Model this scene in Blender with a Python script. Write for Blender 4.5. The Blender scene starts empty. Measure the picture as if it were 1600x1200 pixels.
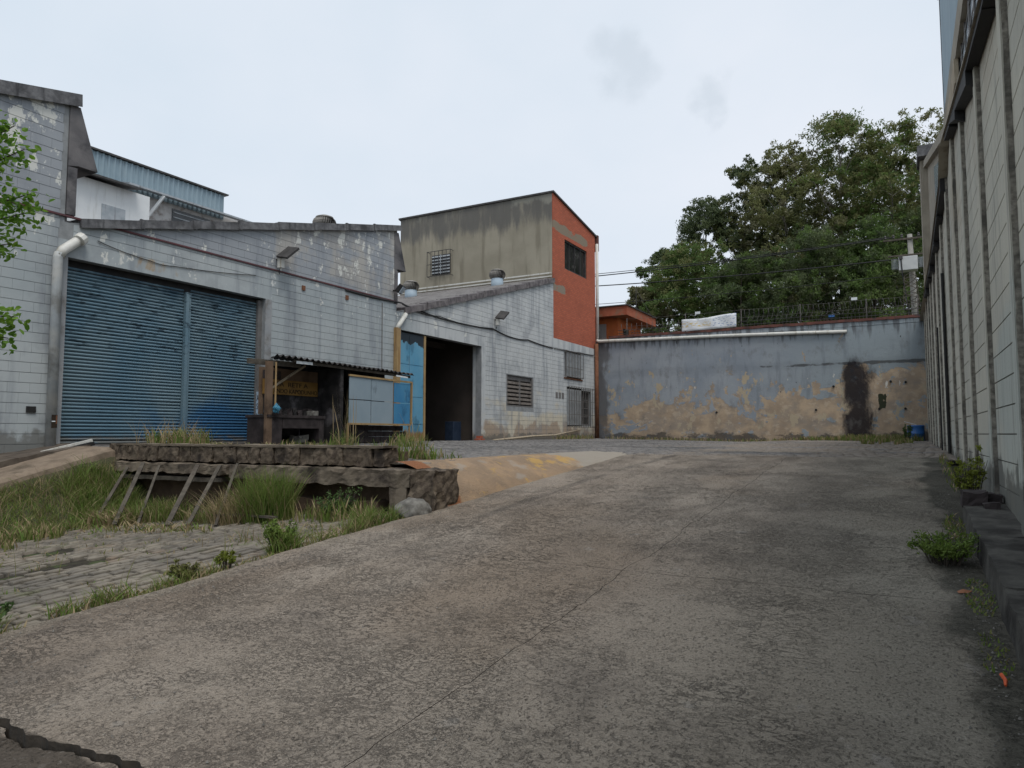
import bpy, bmesh, math, random
import numpy as np
from mathutils import Vector, Matrix, noise as mnoise
random.seed(7); rng = np.random.default_rng(7)
R = math.radians
S = bpy.context.scene
COL = S.collection
# ------------------------------------------------------------------ camera
EYE = 1.6
cam = bpy.data.cameras.new('Camera'); cam_o = bpy.data.objects.new('Camera', cam); COL.objects.link(cam_o)
cam.sensor_width = 36.0; cam.lens = 36.0 * 1110 / 1600; cam.clip_start = 0.05; cam.clip_end = 3000
cam_o.location = (0, 0, EYE)
cam_o.rotation_euler = (R(90) + math.atan(78 / 1110), 0, R(28.9))
S.camera = cam_o
# ------------------------------------------------------------------ overcast sky and soft sun
SUN_EL, SUN_AZ = 62, 128
w = bpy.data.worlds.new('World'); S.world = w; w.use_nodes = True
nt = w.node_tree; nt.nodes.clear()
out = nt.nodes.new('ShaderNodeOutputWorld')
sky = nt.nodes.new('ShaderNodeTexSky'); sky.sky_type = 'NISHITA'; sky.sun_disc = False
sky.sun_elevation = R(SUN_EL); sky.sun_rotation = R(SUN_AZ); sky.air_density = 1.0; sky.dust_density = 3.0
b1 = nt.nodes.new('ShaderNodeBackground'); b1.inputs[1].default_value = 0.1
nt.links.new(sky.outputs[0], b1.inputs[0])
tc = nt.nodes.new('ShaderNodeTexCoord')
mp = nt.nodes.new('ShaderNodeMapping'); mp.inputs[3].default_value = (1, 1, 1.6)
nt.links.new(tc.outputs['Generated'], mp.inputs[0])
n1 = nt.nodes.new('ShaderNodeTexNoise'); n1.inputs['Scale'].default_value = 1.6; n1.inputs['Detail'].default_value = 5
nt.links.new(mp.outputs[0], n1.inputs[0])
cr = nt.nodes.new('ShaderNodeValToRGB')
cr.color_ramp.elements[0].position = 0.3; cr.color_ramp.elements[0].color = (0.66, 0.765, 0.865, 1)
cr.color_ramp.elements[1].position = 0.7; cr.color_ramp.elements[1].color = (0.83, 0.875, 0.95, 1)
nt.links.new(n1.outputs[0], cr.inputs[0])
# thin grey scud cloud, broken up by noise
n2 = nt.nodes.new('ShaderNodeTexNoise'); n2.inputs['Scale'].default_value = 9; n2.inputs['Detail'].default_value = 7
nt.links.new(tc.outputs['Generated'], n2.inputs[0])
def sky_spot(d, r0, r1):
    v = nt.nodes.new('ShaderNodeVectorMath'); v.operation = 'DISTANCE'
    nt.links.new(tc.outputs['Generated'], v.inputs[0]); v.inputs[1].default_value = Vector(d).normalized()
    a = nt.nodes.new('ShaderNodeMath'); a.operation = 'MULTIPLY_ADD'
    nt.links.new(n2.outputs[0], a.inputs[0]); a.inputs[1].default_value = -0.26; nt.links.new(v.outputs['Value'], a.inputs[2])
    m = nt.nodes.new('ShaderNodeMapRange'); m.interpolation_type = 'SMOOTHSTEP'
    m.inputs[1].default_value = r1 - 0.13; m.inputs[2].default_value = r0 - 0.13; nt.links.new(a.outputs[0], m.inputs[0])
    return m.outputs[0]
s1 = sky_spot((-0.2787, 0.8408, 0.4641), 0.010, 0.052); s2 = sky_spot((-0.2168, 0.881, 0.4205), 0.004, 0.036)
mx = nt.nodes.new('ShaderNodeMath'); mx.operation = 'MAXIMUM'; nt.links.new(s1, mx.inputs[0]); nt.links.new(s2, mx.inputs[1])
ms = nt.nodes.new('ShaderNodeMath'); ms.operation = 'MULTIPLY'; nt.links.new(mx.outputs[0], ms.inputs[0]); ms.inputs[1].default_value = 0.5
cm = nt.nodes.new('ShaderNodeMix'); cm.data_type = 'RGBA'
nt.links.new(ms.outputs[0], cm.inputs[0]); nt.links.new(cr.outputs[0], cm.inputs[6]); cm.inputs[7].default_value = (0.60, 0.67, 0.745, 1)
b2 = nt.nodes.new('ShaderNodeBackground'); b2.inputs[1].default_value = 0.89
nt.links.new(cm.outputs[2], b2.inputs[0])
mixs = nt.nodes.new('ShaderNodeMixShader'); mixs.inputs[0].default_value = 0.92
nt.links.new(b1.outputs[0], mixs.inputs[1]); nt.links.new(b2.outputs[0], mixs.inputs[2]); nt.links.new(mixs.outputs[0], out.inputs[0])
sun = bpy.data.lights.new('Sun', 'SUN'); sun.energy = 1.5; sun.angle = R(25); sun.color = (1, 0.96, 0.9)
sun_o = bpy.data.objects.new('Sun', sun); COL.objects.link(sun_o)
sd = Vector((math.sin(R(SUN_AZ)) * math.cos(R(SUN_EL)), math.cos(R(SUN_AZ)) * math.cos(R(SUN_EL)), math.sin(R(SUN_EL))))
sun_o.rotation_euler = (-sd).to_track_quat('-Z', 'Y').to_euler()
S.view_settings.view_transform = 'Standard'; S.view_settings.look = 'None'; S.view_settings.gamma = 1
S.view_settings.exposure = 0.22; S.view_settings.use_curve_mapping = False

# ------------------------------------------------------------------ materials
class NT:
    """small node-graph helper: everything is sampled in world position so that neighbouring pieces share one pattern"""
    def __init__(s, name):
        s.m = bpy.data.materials.new(name); s.m.use_nodes = True; s.t = s.m.node_tree
        s.b = s.t.nodes['Principled BSDF']; s.pos = s.n('ShaderNodeNewGeometry').outputs['Position']
        s.sep = s.n('ShaderNodeSeparateXYZ'); s.t.links.new(s.pos, s.sep.inputs[0])
    def n(s, k): return s.t.nodes.new(k)
    def l(s, a, b): s.t.links.new(a, b)
    def noise(s, scale, detail=5, rough=.55, off=0, dist=0):
        mp = s.n('ShaderNodeMapping'); mp.inputs[1].default_value = (off * 3.1, off * 1.7, off * 2.3)
        mp.inputs[3].default_value = scale if isinstance(scale, tuple) else (scale,) * 3
        s.l(s.pos, mp.inputs[0]); t = s.n('ShaderNodeTexNoise'); t.inputs['Scale'].default_value = 1
        t.inputs['Detail'].default_value = detail; t.inputs['Roughness'].default_value = rough; t.inputs['Distortion'].default_value = dist
        s.l(mp.outputs[0], t.inputs[0]); return t.outputs[0]
    def voro(s, scale, feat='F1', off=0):
        mp = s.n('ShaderNodeMapping'); mp.inputs[1].default_value = (off, off * 2, off)
        mp.inputs[3].default_value = scale if isinstance(scale, tuple) else (scale,) * 3
        s.l(s.pos, mp.inputs[0]); t = s.n('ShaderNodeTexVoronoi'); t.feature = feat; t.inputs['Scale'].default_value = 1
        s.l(mp.outputs[0], t.inputs[0]); return t.outputs['Distance']
    def mr(s, v, a, b, c=0., d=1., smooth=True):
        m = s.n('ShaderNodeMapRange'); m.interpolation_type = 'SMOOTHSTEP' if smooth else 'LINEAR'
        s.l(v, m.inputs[0])
        for i, q in enumerate((a, b, c, d)): m.inputs[1 + i].default_value = q
        return m.outputs[0]
    def math(s, op, a, b):
        m = s.n('ShaderNodeMath'); m.operation = op
        for i, q in enumerate((a, b)):
            if isinstance(q, (int, float)): m.inputs[i].default_value = q
            else: s.l(q, m.inputs[i])
        return m.outputs[0]
    def mask(s, scale, lo, hi, detail=6, off=0, rough=.6, x=None, y=None, z=None, gates=(), dist=0):
        """noise + position biases, thresholded: a ragged patch with a place of its own"""
        v = s.noise(scale, detail, rough, off, dist)
        for ax, g in ((0, x), (1, y), (2, z)):
            for q in (g if isinstance(g, list) else [g] if g else []):
                v = s.math('ADD', v, s.mr(s.sep.outputs[ax], q[0], q[1], q[2], q[3]))
        return s.mr(v, lo, hi)
    def mix(s, fac, a, b, mode='MIX'):
        m = s.n('ShaderNodeMix'); m.data_type = 'RGBA'; m.blend_type = mode
        if isinstance(fac, (int, float)): m.inputs[0].default_value = fac
        else: s.l(fac, m.inputs[0])
        for i, q in ((6, a), (7, b)):
            if isinstance(q, tuple): m.inputs[i].default_value = (*q, 1)
            else: s.l(q, m.inputs[i])
        return m.outputs[2]
    def done(s, col, rough=.88, bump=None, bstr=.3, bdist=.02, metal=0, spec=.3, emit=None):
        if isinstance(col, tuple): s.b.inputs['Base Color'].default_value = (*col, 1)
        else: s.l(col, s.b.inputs['Base Color'])
        s.b.inputs['Roughness'].default_value = rough; s.b.inputs['Metallic'].default_value = metal
        s.b.inputs['Specular IOR Level'].default_value = spec
        if bump is not None:
            bn = s.n('ShaderNodeBump'); bn.inputs['Strength'].default_value = bstr; bn.inputs['Distance'].default_value = bdist
            s.l(bump, bn.inputs['Height']); s.l(bn.outputs[0], s.b.inputs['Normal'])
        return s.m

MT = {}
def simple(name, c1, c2, scale=3, rough=.85, bstr=.25, metal=0, spec=.3, streak=None, dirt=None, bscale=None):
    n = NT(name); v = n.noise(scale, 6)
    c = n.mix(n.mr(v, .3, .7), c1, c2)
    if streak: c = n.mix(n.mask((6, 6, .6), .52, .72, off=3), c, streak)
    if dirt: c = n.mix(n.mask(1.7, .5, .68, off=5, detail=9), c, dirt)
    MT[name] = n.done(c, rough, n.noise(bscale or 40, 5), bstr, .01, metal, spec); return MT[name]

def mat_blocks():
    n = NT('painted_block')
    base = n.mix(n.mr(n.noise(.5, 4), .35, .65), (.355, .392, .405), (.42, .45, .455))
    base = n.mix(n.mr(n.sep.outputs[2], 6.04, 6.12), base, (.315, .335, .36))              # older violet-grey coat over the ledge
    base = n.mix(n.mask(.8, .5, .62, off=2, z=(5.5, 6.5, -.3, .04), y=(12, 15, -.2, .05)), base, (.40, .385, .36))
    base = n.mix(n.mr(n.sep.outputs[1], 19.2, 21), base, (.50, .515, .515))                   # paler coat on the farther bay
    base = n.mix(n.mask((.6, .6, 1.2), .48, .66, off=7, y=(22, 25.5, -.5, .04), z=(1.6, 4.4, .12, -.2)), base, (.56, .51, .41))
    base = n.mix(n.math('MULTIPLY', n.mask((.9, 1.1, .9), .5, .62, off=11, y=(23.5, 24.6, -.5, .08), z=(1.5, 2.9, .12, -.4)), .7), base, (.30, .21, .15))
    base = n.mix(n.math('MULTIPLY', n.mask((3, 3, .35), .46, .72, off=4), .6), base, (.19, .21, .24))        # run-off streaks
    base = n.mix(n.math('MULTIPLY', n.mask(.9, .48, .68, off=9, detail=9), .5), base, (.22, .235, .255))
    base = n.mix(n.mask((2.2, 2.2, 1.5), .60, .625, off=1, detail=10, rough=.68, z=[(4.8, 5.6, -.14, 0), (6.2, 7.2, 0, .05)], y=[(7, 12, .025, 0), (24, 26, 0, -.1)]), base, (.62, .62, .58))  # flaked paint
    base = n.mix(n.mask((5, 5, 3), .66, .68, off=6, detail=8, z=(4.3, 5.2, -.1, 0)), base, (.58, .59, .57))
    base = n.mix(n.math('MULTIPLY', n.mask((5, 5, 2), .5, .7, off=13, z=[(5.2, 5.35, -.5, .05), (5.55, 5.75, 0, -.5)], y=[(9.4, 9.8, -.4, 0), (10.6, 11, 0, -.4)]), .6), base, (.36, .22, .08))
    base = n.mix(n.math('MULTIPLY', n.mask(2.5, .48, .66, off=15, z=(1.35, 2.0, .22, -.35)), .75), base, (.13, .125, .11))
    b = n.math('ADD', n.noise(60, 4), n.math('MULTIPLY', n.noise(8, 6), 1.5))
    MT['block'] = n.done(base, .85, b, .35, .006)
mat_blocks()

def mat_backwall():
    n = NT('peeling_plaster')
    up = n.mix(n.mr(n.noise(.7, 5), .35, .65), (.25, .28, .315), (.31, .335, .36))
    up = n.mix(n.mr(n.sep.outputs[0], -8, -1), up, (.265, .305, .325))
    up = n.mix(n.math('MULTIPLY', n.mask((3, 3, .5), .5, .7, off=5), .4), up, (.13, .145, .17))
    tan = n.mix(n.mr(n.noise(1.6, 8), .35, .65), (.47, .36, .25), (.33, .255, .185))
    tan = n.mix(n.math('MULTIPLY', n.mask((.8, .8, 1.1), .46, .62, off=71, detail=10, rough=.68), .6), tan, (.25, .225, .20))
    tan = n.mix(n.math('MULTIPLY', n.mask((3, 3, 4), .54, .62, off=73, detail=8), .5), tan, (.52, .43, .33))
    m = n.mask((.42, .42, .55), .50, .52, off=25, detail=11, rough=.66,
               z=[(1.8, 5.0, .10, -.17), (1.4, 2.2, -.04, .0), (4.85, 5.05, 0, -.3)], x=[(-14.6, -10.5, -.07, .03), (-3.4, -1.9, 0, .17)], dist=.5)
    m = n.math('MAXIMUM', m, n.mask((1.5, 1.5, .95), .55, .562, off=95, detail=11, rough=.68, z=[(2.0, 3.0, -.05, .03), (3.6, 4.6, 0, -.13)], x=[(-14.6, -11, -.04, 0)]))
    m = n.math('MULTIPLY', m, n.math('SUBTRACT', 1.0, n.mask((1.2, 1.2, 1.5), .60, .615, off=97, detail=11, rough=.66)))
    c = n.mix(m, up, tan)
    c = n.mix(n.mask((1.8, 1.8, 1.2), .63, .65, off=3, detail=9, z=(4.5, 5.8, .03, -.08)), c, (.42, .35, .25))
    c = n.mix(n.mask((4, 4, 2), .655, .675, off=31, detail=9, z=[(4.3, 4.8, 0, -.12), (3.2, 3.9, -.1, 0)]), c, (.6, .58, .53))
    c = n.mix(n.math('MULTIPLY', n.mask((.9, .9, 1.6), .5, .6, off=8, detail=11, rough=.7, z=(1.3, 2.1, .13, -.2)), .8), c, (.055, .05, .045))
    c = n.mix(n.math('MULTIPLY', n.mask((1.2, 1.2, 2.2), .5, .62, off=17, detail=8, z=[(4.72, 4.9, -.4, .1), (4.96, 5.06, 0, -.5)], x=(-9, -1, -.2, .05)), .8), c, (.06, .06, .06))
    c = n.mix(n.math('MULTIPLY', n.mask((1, 1, .5), .47, .60, off=12, detail=9, x=[(-14.9, -13.2, .22, -.3)]), .8), c, (.10, .095, .095))
    soot = n.mask((1.1, 1.1, .6), .40, .68, off=19, detail=11, rough=.72, x=[(-3.2, -1.9, -.32, .22), (-1.7, -.5, 0, -.56)], z=[(4.4, 5.6, 0, -.35), (1.3, 2.0, -.04, 0)], dist=.4)
    c = n.mix(n.math('MULTIPLY', soot, .96), c, (.016, .013, .016))
    c = n.mix(n.mask((6, 6, 3), .69, .71, off=41, detail=7), c, (.05, .05, .055))
    c = n.mix(n.mask((2.2, 2.2, 1.6), .5, .56, off=44, detail=9, x=[(-1.15, -.95, -.4, .05), (-.75, -.55, 0, -.5)], z=[(2.6, 2.8, -.4, .05), (3.4, 3.6, 0, -.5)]), c, (.035, .04, .022))
    c = n.mix(n.math('MULTIPLY', n.mask((5, 5, .45), .52, .66, off=61, detail=8, z=(5.6, 6.7, -.16, .09)), .75), c, (.085, .088, .095))
    c = n.mix(n.math('MULTIPLY', n.mask((1.5, 1.5, 1.1), .52, .68, off=51, detail=11, rough=.7), .45), c, (.14, .135, .13))
    b = n.math('ADD', n.math('MULTIPLY', m, -.6), n.math('ADD', n.noise(5, 8), n.noise(45, 4)))
    MT['backwall'] = n.done(c, .9, b, .5, .02)
mat_backwall()

def mat_concrete_ramp():
    n = NT('worn_concrete')
    c = n.mix(n.mr(n.noise((.45, .25, .45), 6), .32, .68), (.325, .268, .216), (.42, .36, .297))
    c = n.mix(n.mr(n.sep.outputs[0], -2.6, 0.6), c, n.mix(n.mr(n.noise(.8, 6), .3, .7), (.275, .248, .20), (.36, .33, .272)))
    c = n.mix(n.math('MULTIPLY', n.mask((.35, .22, .35), .44, .62, off=17, detail=5, x=(-3, -.5, .05, -.15)), .6), c, (.29, .225, .165))
    c = n.mix(n.math('MULTIPLY', n.mask((.9, .9, .9), .52, .72, off=2, detail=9), .4), c, (.12, .105, .092))
    # flaked surface: small dark pits
    p = n.mask((24, 15, 24), .575, .63, off=4, detail=5, rough=.72, dist=.5)
    p = n.math('MULTIPLY', p, n.mask((.55, .4, .55), .42, .66, off=21, detail=8, rough=.65))
    c = n.mix(n.math('MULTIPLY', n.mask(90, .4, .62, off=33, detail=3), .35), c, (.13, .112, .096))
    c = n.mix(n.math('MULTIPLY', p, .30), c, (.08, .068, .058))
    rz = n.mr(n.math('ABSOLUTE', n.math('SUBTRACT', n.noise((8, 13, 8), 5, .65, 81, .4), .5), 0), .028, .004)
    rz = n.math('MULTIPLY', rz, n.mask((1.1, .8, 1.1), .44, .64, off=83, detail=8, rough=.7))
    rz2 = n.mr(n.math('ABSOLUTE', n.math('SUBTRACT', n.noise((17, 26, 17), 4, .65, 85, .4), .5), 0), .035, .006)
    rz = n.math('MAXIMUM', rz, n.math('MULTIPLY', rz2, n.mask((.9, .7, .9), .46, .66, off=87, detail=8, rough=.7)))
    c = n.mix(n.math('MULTIPLY', rz, .48), c, (.065, .055, .046))
    c = n.mix(n.math('MULTIPLY', n.mask((1.5, 1.5, 1.5), .42, .6, off=91, detail=9, y=(1.9, 2.1, .2, -.5)), .85), c, (.085, .07, .056))
    p2 = n.mask((55, 38, 55), .58, .66, off=14, detail=3, rough=.7, dist=.4)
    c = n.mix(n.math('MULTIPLY', p2, .45), c, (.065, .058, .05))
    c = n.mix(n.math('MULTIPLY', n.mask((3.5, 2.5, 3), .64, .70, off=6, detail=9), .55), c, (.36, .33, .295))
    c = n.mix(n.math('MULTIPLY', n.mask((40, 34, 40), .64, .70, off=34, detail=2), .4), c, (.38, .35, .31))
    # rubber tracks of turning lorries
    def track(x0, k, w_):
        t = n.math('MULTIPLY', n.math('SUBTRACT', n.sep.outputs[1], 10.5), n.math('SUBTRACT', n.sep.outputs[1], 10.5))
        xx = n.math('ADD', n.sep.outputs[0], n.math('MULTIPLY', t, -k))
        d = n.math('ABSOLUTE', n.math('SUBTRACT', xx, x0), 0)
        return n.math('MULTIPLY', n.math('MULTIPLY', n.mr(d, w_, w_ * .35), n.mr(n.sep.outputs[1], 5.0, 8.0)), n.mask((2, .8, 2), .3, .6, off=9))
    c = n.mix(n.math('MULTIPLY', track(-4.75, .012, .13), .5), c, (.075, .068, .062))
    c = n.mix(n.math('MULTIPLY', track(-3.1, .004, .45), .22), c, (.09, .08, .072))
    c = n.mix(n.math('MULTIPLY', track(-1.0, .004, .6), .15), c, (.085, .08, .07))
    c = n.mix(n.math('MULTIPLY', n.mask((1.3, .7, 1), .46, .64, off=27, detail=9, x=(-.2, .5, -.3, .2)), .8), c, (.06, .058, .047))    # mossy damp by the kerb
    c = n.mix(n.math('MULTIPLY', n.mask((1.6, .9, 1), .5, .66, off=28, detail=9, x=(-5.6, -4.9, .10, -.3)), .6), c, (.35, .30, .24))
    b = n.math('ADD', n.math('MULTIPLY', n.math('MAXIMUM', p, rz), -1.0), n.math('ADD', n.math('MULTIPLY', n.noise((22, 30, 22), 6, .7), 1.4), n.math('MULTIPLY', p2, -.8)))
    b = n.math('ADD', b, n.math('MULTIPLY', n.noise(5, 4), .8))
    MT['ramp'] = n.done(c, .93, b, 1.0, .03, spec=.2)
mat_concrete_ramp()

def mat_setts():
    n = NT('stone_sett')
    c = n.mix(n.mr(n.noise(7, 3), .3, .7), (.155, .135, .108), (.25, .22, .178))
    c = n.mix(n.math('MULTIPLY', n.mask(.9, .46, .64, off=3, detail=8), .6), c, (.10, .092, .083))
    c = n.mix(n.math('MULTIPLY', n.mask(1.3, .56, .68, off=6, detail=8), .5), c, (.24, .165, .11))
    c = n.mix(n.math('MULTIPLY', n.mask(2.2, .58, .68, off=8, detail=8), .55), c, (.10, .115, .05))
    MT['sett'] = n.done(c, .9, n.noise(35, 6), .5, .012)
    n = NT('yard_sett')
    c = n.mix(n.mr(n.noise(6, 3), .3, .7), (.15, .143, .14), (.235, .222, .212))
    c = n.mix(n.math('MULTIPLY', n.mask(.5, .46, .64, off=3, detail=8), .7), c, (.085, .085, .085))
    c = n.mix(n.math('MULTIPLY', n.mask(.4, .5, .64, off=13, detail=8, x=(-9, -4, -.1, .12)), .7), c, (.255, .215, .175))
    MT['yardsett'] = n.done(c, .9, n.noise(30, 6), .4, .012)
    n = NT('joint_soil')
    c = n.mix(n.mr(n.noise(9, 6), .3, .7), (.022, .018, .013), (.05, .042, .03))
    c = n.mix(n.mask(3, .5, .62, off=5), c, (.05, .065, .022))
    MT['soil'] = n.done(c, 1, n.noise(40, 5), .6, .02)
mat_setts()

def mat_embankment():
    n = NT('ochre_cement_slope')
    c = n.mix(n.mr(n.noise((2.2, 1.6, 2.5), 8), .35, .65), (.32, .225, .145), (.24, .175, .12))
    c = n.mix(n.math('MULTIPLY', n.mask((3, 2.4, 3), .5, .64, off=4, detail=10, rough=.7), .5), c, (.42, .28, .16))
    c = n.mix(n.math('MULTIPLY', n.mask((2.2, 2.0, 2.4), .56, .64, off=9, detail=10, rough=.68, y=(8.5, 13.2, -.05, .06)), .8), c, (.46, .29, .09))
    c = n.mix(n.mask((1.6, 1.6, 2), .48, .60, off=5, detail=10, y=(12.0, 14.0, -.3, .28)), c, (.30, .265, .22))
    c = n.mix(n.mask((2, 2, 2), .5, .62, off=15, detail=9, y=(8.3, 9.1, .3, -.3)), c, (.24, .10, .045))
    c = n.mix(n.math('MULTIPLY', n.mask((1, 1, 3), .56, .64, off=19, detail=9), .6), c, (.33, .30, .26))
    MT['embank'] = n.done(c, .95, n.math('ADD', n.noise(9, 7, .65), n.noise(40, 4)), .8, .03)
mat_embankment()

def mat_render_tan():
    n = NT('tan_render')
    c = n.mix(n.mr(n.noise(.6, 6), .35, .65), (.335, .305, .24), (.27, .245, .19))
    c = n.mix(n.math('MULTIPLY', n.mask((3, 3, .35), .47, .68, off=3, detail=7), .6), c, (.17, .15, .11))
    c = n.mix(n.math('MULTIPLY', n.mask((1.6, 1.6, .28), .40, .66, off=6, detail=9, rough=.7, z=(11.2, 12.9, -.30, .16)), .85), c, (.115, .112, .107))
    c = n.mix(n.math('MULTIPLY', n.mask((1, 1, .5), .5, .62, off=9, detail=9, z=(12.6, 13.6, -.3, .09), x=(-19, -15, -.1, .1)), .7), c, (.30, .29, .245))
    MT['tan'] = n.done(c, .92, n.noise(18, 7), .3, .02)
mat_render_tan()

def mat_brick():
    n = NT('red_brick')
    sw = n.n('ShaderNodeCombineXYZ'); n.l(n.sep.outputs[1], sw.inputs[0]); n.l(n.sep.outputs[2], sw.inputs[1])
    t = n.n('ShaderNodeTexBrick'); n.l(sw.outputs[0], t.inputs[0])
    t.inputs['Color1'].default_value = (.47, .12, .062, 1); t.inputs['Color2'].default_value = (.37, .095, .05, 1); t.inputs['Mortar'].default_value = (.25, .10, .07, 1)
    t.inputs['Scale'].default_value = 1; t.inputs['Brick Width'].default_value = .25; t.inputs['Row Height'].default_value = .095; t.inputs['Mortar Size'].default_value = .012
    c = n.mix(n.math('MULTIPLY', n.mask(1.3, .5, .7, off=2, detail=8), .35), t.outputs[0], (.24, .075, .045))
    c = n.mix(n.mask((1.0, .9, 2.2), .53, .56, off=4, detail=5, z=[(11.55, 11.9, -.5, .12), (12.15, 12.6, 0, -.6)], y=[(35.4, 36.4, 0, -.3)]), c, (.235, .19, .14))
    c = n.mix(n.mask((1.5, 1.5, 2.2), .53, .56, off=7, detail=5, z=[(8.55, 8.75, -.5, .1), (9.0, 9.3, 0, -.5)], y=[(32.6, 33.4, 0.05, -.5)]), c, (.24, .20, .155))
    MT['brick'] = n.done(c, .9, t.outputs['Fac'], -.4, .01)
mat_brick()

def mat_shutter(name, ca, cb, grime):
    n = NT(name)
    c = n.mix(n.mr(n.noise((1, .8, .5), 6), .35, .65), ca, cb)
    c = n.mix(n.mask((.8, .55, .6), .52, .70, off=5, detail=7, y=(10.8, 12.4, -.06, .1), z=(2.0, 3.2, .08, -.1)), c, (.045, .14, .27))
    c = n.mix(n.math('MULTIPLY', n.mask((3, 3.0, 13), .545, .60, off=8, detail=6, rough=.7, z=[(3.0, 3.6, -.22, 0)]), grime), c, (.03, .055, .075))
    c = n.mix(n.math('MULTIPLY', n.mask((2, 2, 10), .5, .7, off=12, detail=8, z=(1.4, 1.9, .2, -.4)), .8), c, (.16, .15, .13))
    c = n.mix(n.math('MULTIPLY', n.mask((2, 2, 1), .48, .7, off=15, detail=8, z=(4.5, 5.2, -.3, .2)), .65), c, (.03, .075, .115))
    MT[name] = n.done(c, .55, n.noise(20, 5), .15, .01, metal=.15, spec=.4)
mat_shutter('shutter', (.105, .19, .25), (.16, .235, .275), .9)

def mat_blue_sheet(name, ca, cb, base=False):
    n = NT(name)
    c = n.mix(n.mr(n.noise((1.2, 1.2, .8), 6), .35, .65), ca, cb)
    c = n.mix(n.math('MULTIPLY', n.mask((1.5, 1.5, 1), .56, .64, off=3, detail=8), .6), c, tuple(q * .45 for q in ca))
    c = n.mix(n.math('MULTIPLY', n.mask((4, 4, .8), .58, .7, off=5, detail=8), .5), c, (.20, .27, .30))
    if base:
        c = n.mix(n.mask((3, 3, 1.2), .45, .65, off=7, detail=8, z=(1.4, 2.1, .35, -.45)), c, (.27, .16, .07))
        c = n.mix(n.mask((2.5, 2.5, 1.4), .5, .53, off=2, detail=4, z=(4.45, 5.0, -.25, .2)), c, (.02, .03, .04))
    MT[name] = n.done(c, .6, n.noise(6, 5), .12, .02, metal=.1, spec=.35)
mat_blue_sheet('door_blue', (.10, .30, .46), (.14, .34, .48), True)
mat_blue_sheet('panel_grey', (.245, .315, .365), (.28, .345, .39))
mat_blue_sheet('panel_blue', (.045, .20, .38), (.07, .25, .42))

def mat_rightwall():
    n = NT('grey_green_block')
    c = n.mix(n.mr(n.noise(.6, 5), .35, .65), (.45, .44, .38), (.53, .51, .43))
    c = n.mix(n.math('MULTIPLY', n.mask((.5, .35, .6), .44, .62, off=3, z=(1.2, 4.2, .12, -.15), y=(7, 12, .1, -.16)), .55), c, (.38, .435, .42))
    c = n.mix(n.mask((.5, .4, .4), .5, .68, off=5, z=(2.6, 6, -.2, .08)), c, (.45, .41, .335))
    c = n.mix(n.math('MULTIPLY', n.mask((7, 7, .6), .5, .72, off=8, detail=6), .55), c, (.16, .155, .135))
    c = n.mix(n.math('MULTIPLY', n.mask((1.5, 1.5, 2), .48, .62, off=11, z=(.8, 1.8, .25, -.3)), .8), c, (.085, .085, .075))
    MT['rblock'] = n.done(c, .92, n.math('ADD', n.noise(30, 6), n.noise((12, 12, 2), 4)), .5, .008)
mat_rightwall()
simple('rough_conc', (.12, .11, .095), (.30, .28, .24), 16, .95, 1.0, bscale=30, dirt=(.09, .085, .075))
simple('smooth_conc', (.27, .242, .195), (.35, .315, .255), 2, .9, .3, streak=(.20, .17, .13))
simple('old_conc', (.07, .055, .043), (.12, .098, .078), 3, .95, .7, dirt=(.045, .038, .032), bscale=18)
simple('dock_conc', (.06, .045, .034), (.17, .135, .10), 9, .95, 1.0, dirt=(.025, .02, .018), bscale=30)
simple('ledge_conc', (.13, .105, .08), (.20, .165, .125), 4, .95, .8, dirt=(.04, .032, .027), bscale=26)
simple('jamb', (.27, .285, .30), (.335, .34, .345), 2, .85, .2, dirt=(.18, .17, .16))
simple('mortar', (.21, .22, .225), (.29, .30, .305), 4, .95, .4)
simple('rmortar', (.13, .13, .115), (.19, .185, .165), 4, .95, .4)
simple('tile', (.075, .075, .08), (.16, .16, .165), 6, .95, .6, streak=(.035, .035, .038), dirt=(.05, .05, .052))
simple('tile_c', (.085, .075, .08), (.18, .165, .165), 5, .95, .6, streak=(.05, .045, .045))
simple('fin', (.11, .105, .11), (.175, .165, .165), 2, .9, .4, dirt=(.05, .05, .055))
simple('pvc', (.56, .55, .50), (.66, .65, .61), 4, .5, .05, streak=(.40, .36, .29))
simple('pvc_worn', (.34, .37, .39), (.45, .45, .43), 3, .6, .1, streak=(.62, .60, .55), dirt=(.22, .22, .21))
simple('ochre', (.38, .26, .12), (.30, .20, .10), 3, .7, .1, streak=(.24, .14, .06))
simple('red_line', (.12, .045, .05), (.09, .05, .055), 4, .8, .1)
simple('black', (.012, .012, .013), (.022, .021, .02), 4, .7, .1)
simple('cable', (.02, .02, .022), (.03, .03, .03), 4, .6, .05)
simple('dark_metal', (.05, .048, .047), (.085, .08, .078), 5, .6, .1, metal=.3)
simple('rust', (.13, .055, .03), (.20, .09, .05), 6, .9, .4)
simple('zinc', (.33, .36, .38), (.42, .44, .46), 4, .5, .1, metal=.4, streak=(.22, .22, .22))
simple('turbine', (.20, .19, .175), (.28, .265, .245), 6, .6, .1, metal=.3, dirt=(.12, .105, .09))
simple('vent_neck', (.33, .42, .50), (.38, .46, .52), 3, .6, .05)
simple('clad', (.24, .32, .37), (.28, .36, .405), 1.2, .55, .05, metal=.2, streak=(.20, .26, .30))
simple('white_wall', (.66, .68, .69), (.72, .735, .735), 2, .85, .1, streak=(.55, .56, .55))
simple('shade_wall', (.50, .49, .485), (.57, .56, .55), 2, .85, .1, dirt=(.26, .22, .20))
simple('wood', (.06, .052, .042), (.115, .10, .08), 6, .9, .5, streak=(.07, .055, .045))
simple('wood_pale', (.34, .28, .20), (.42, .35, .26), 6, .9, .4, streak=(.20, .16, .12))
simple('plywood', (.13, .085, .055), (.18, .12, .08), 3, .85, .2, dirt=(.07, .045, .03))
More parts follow.
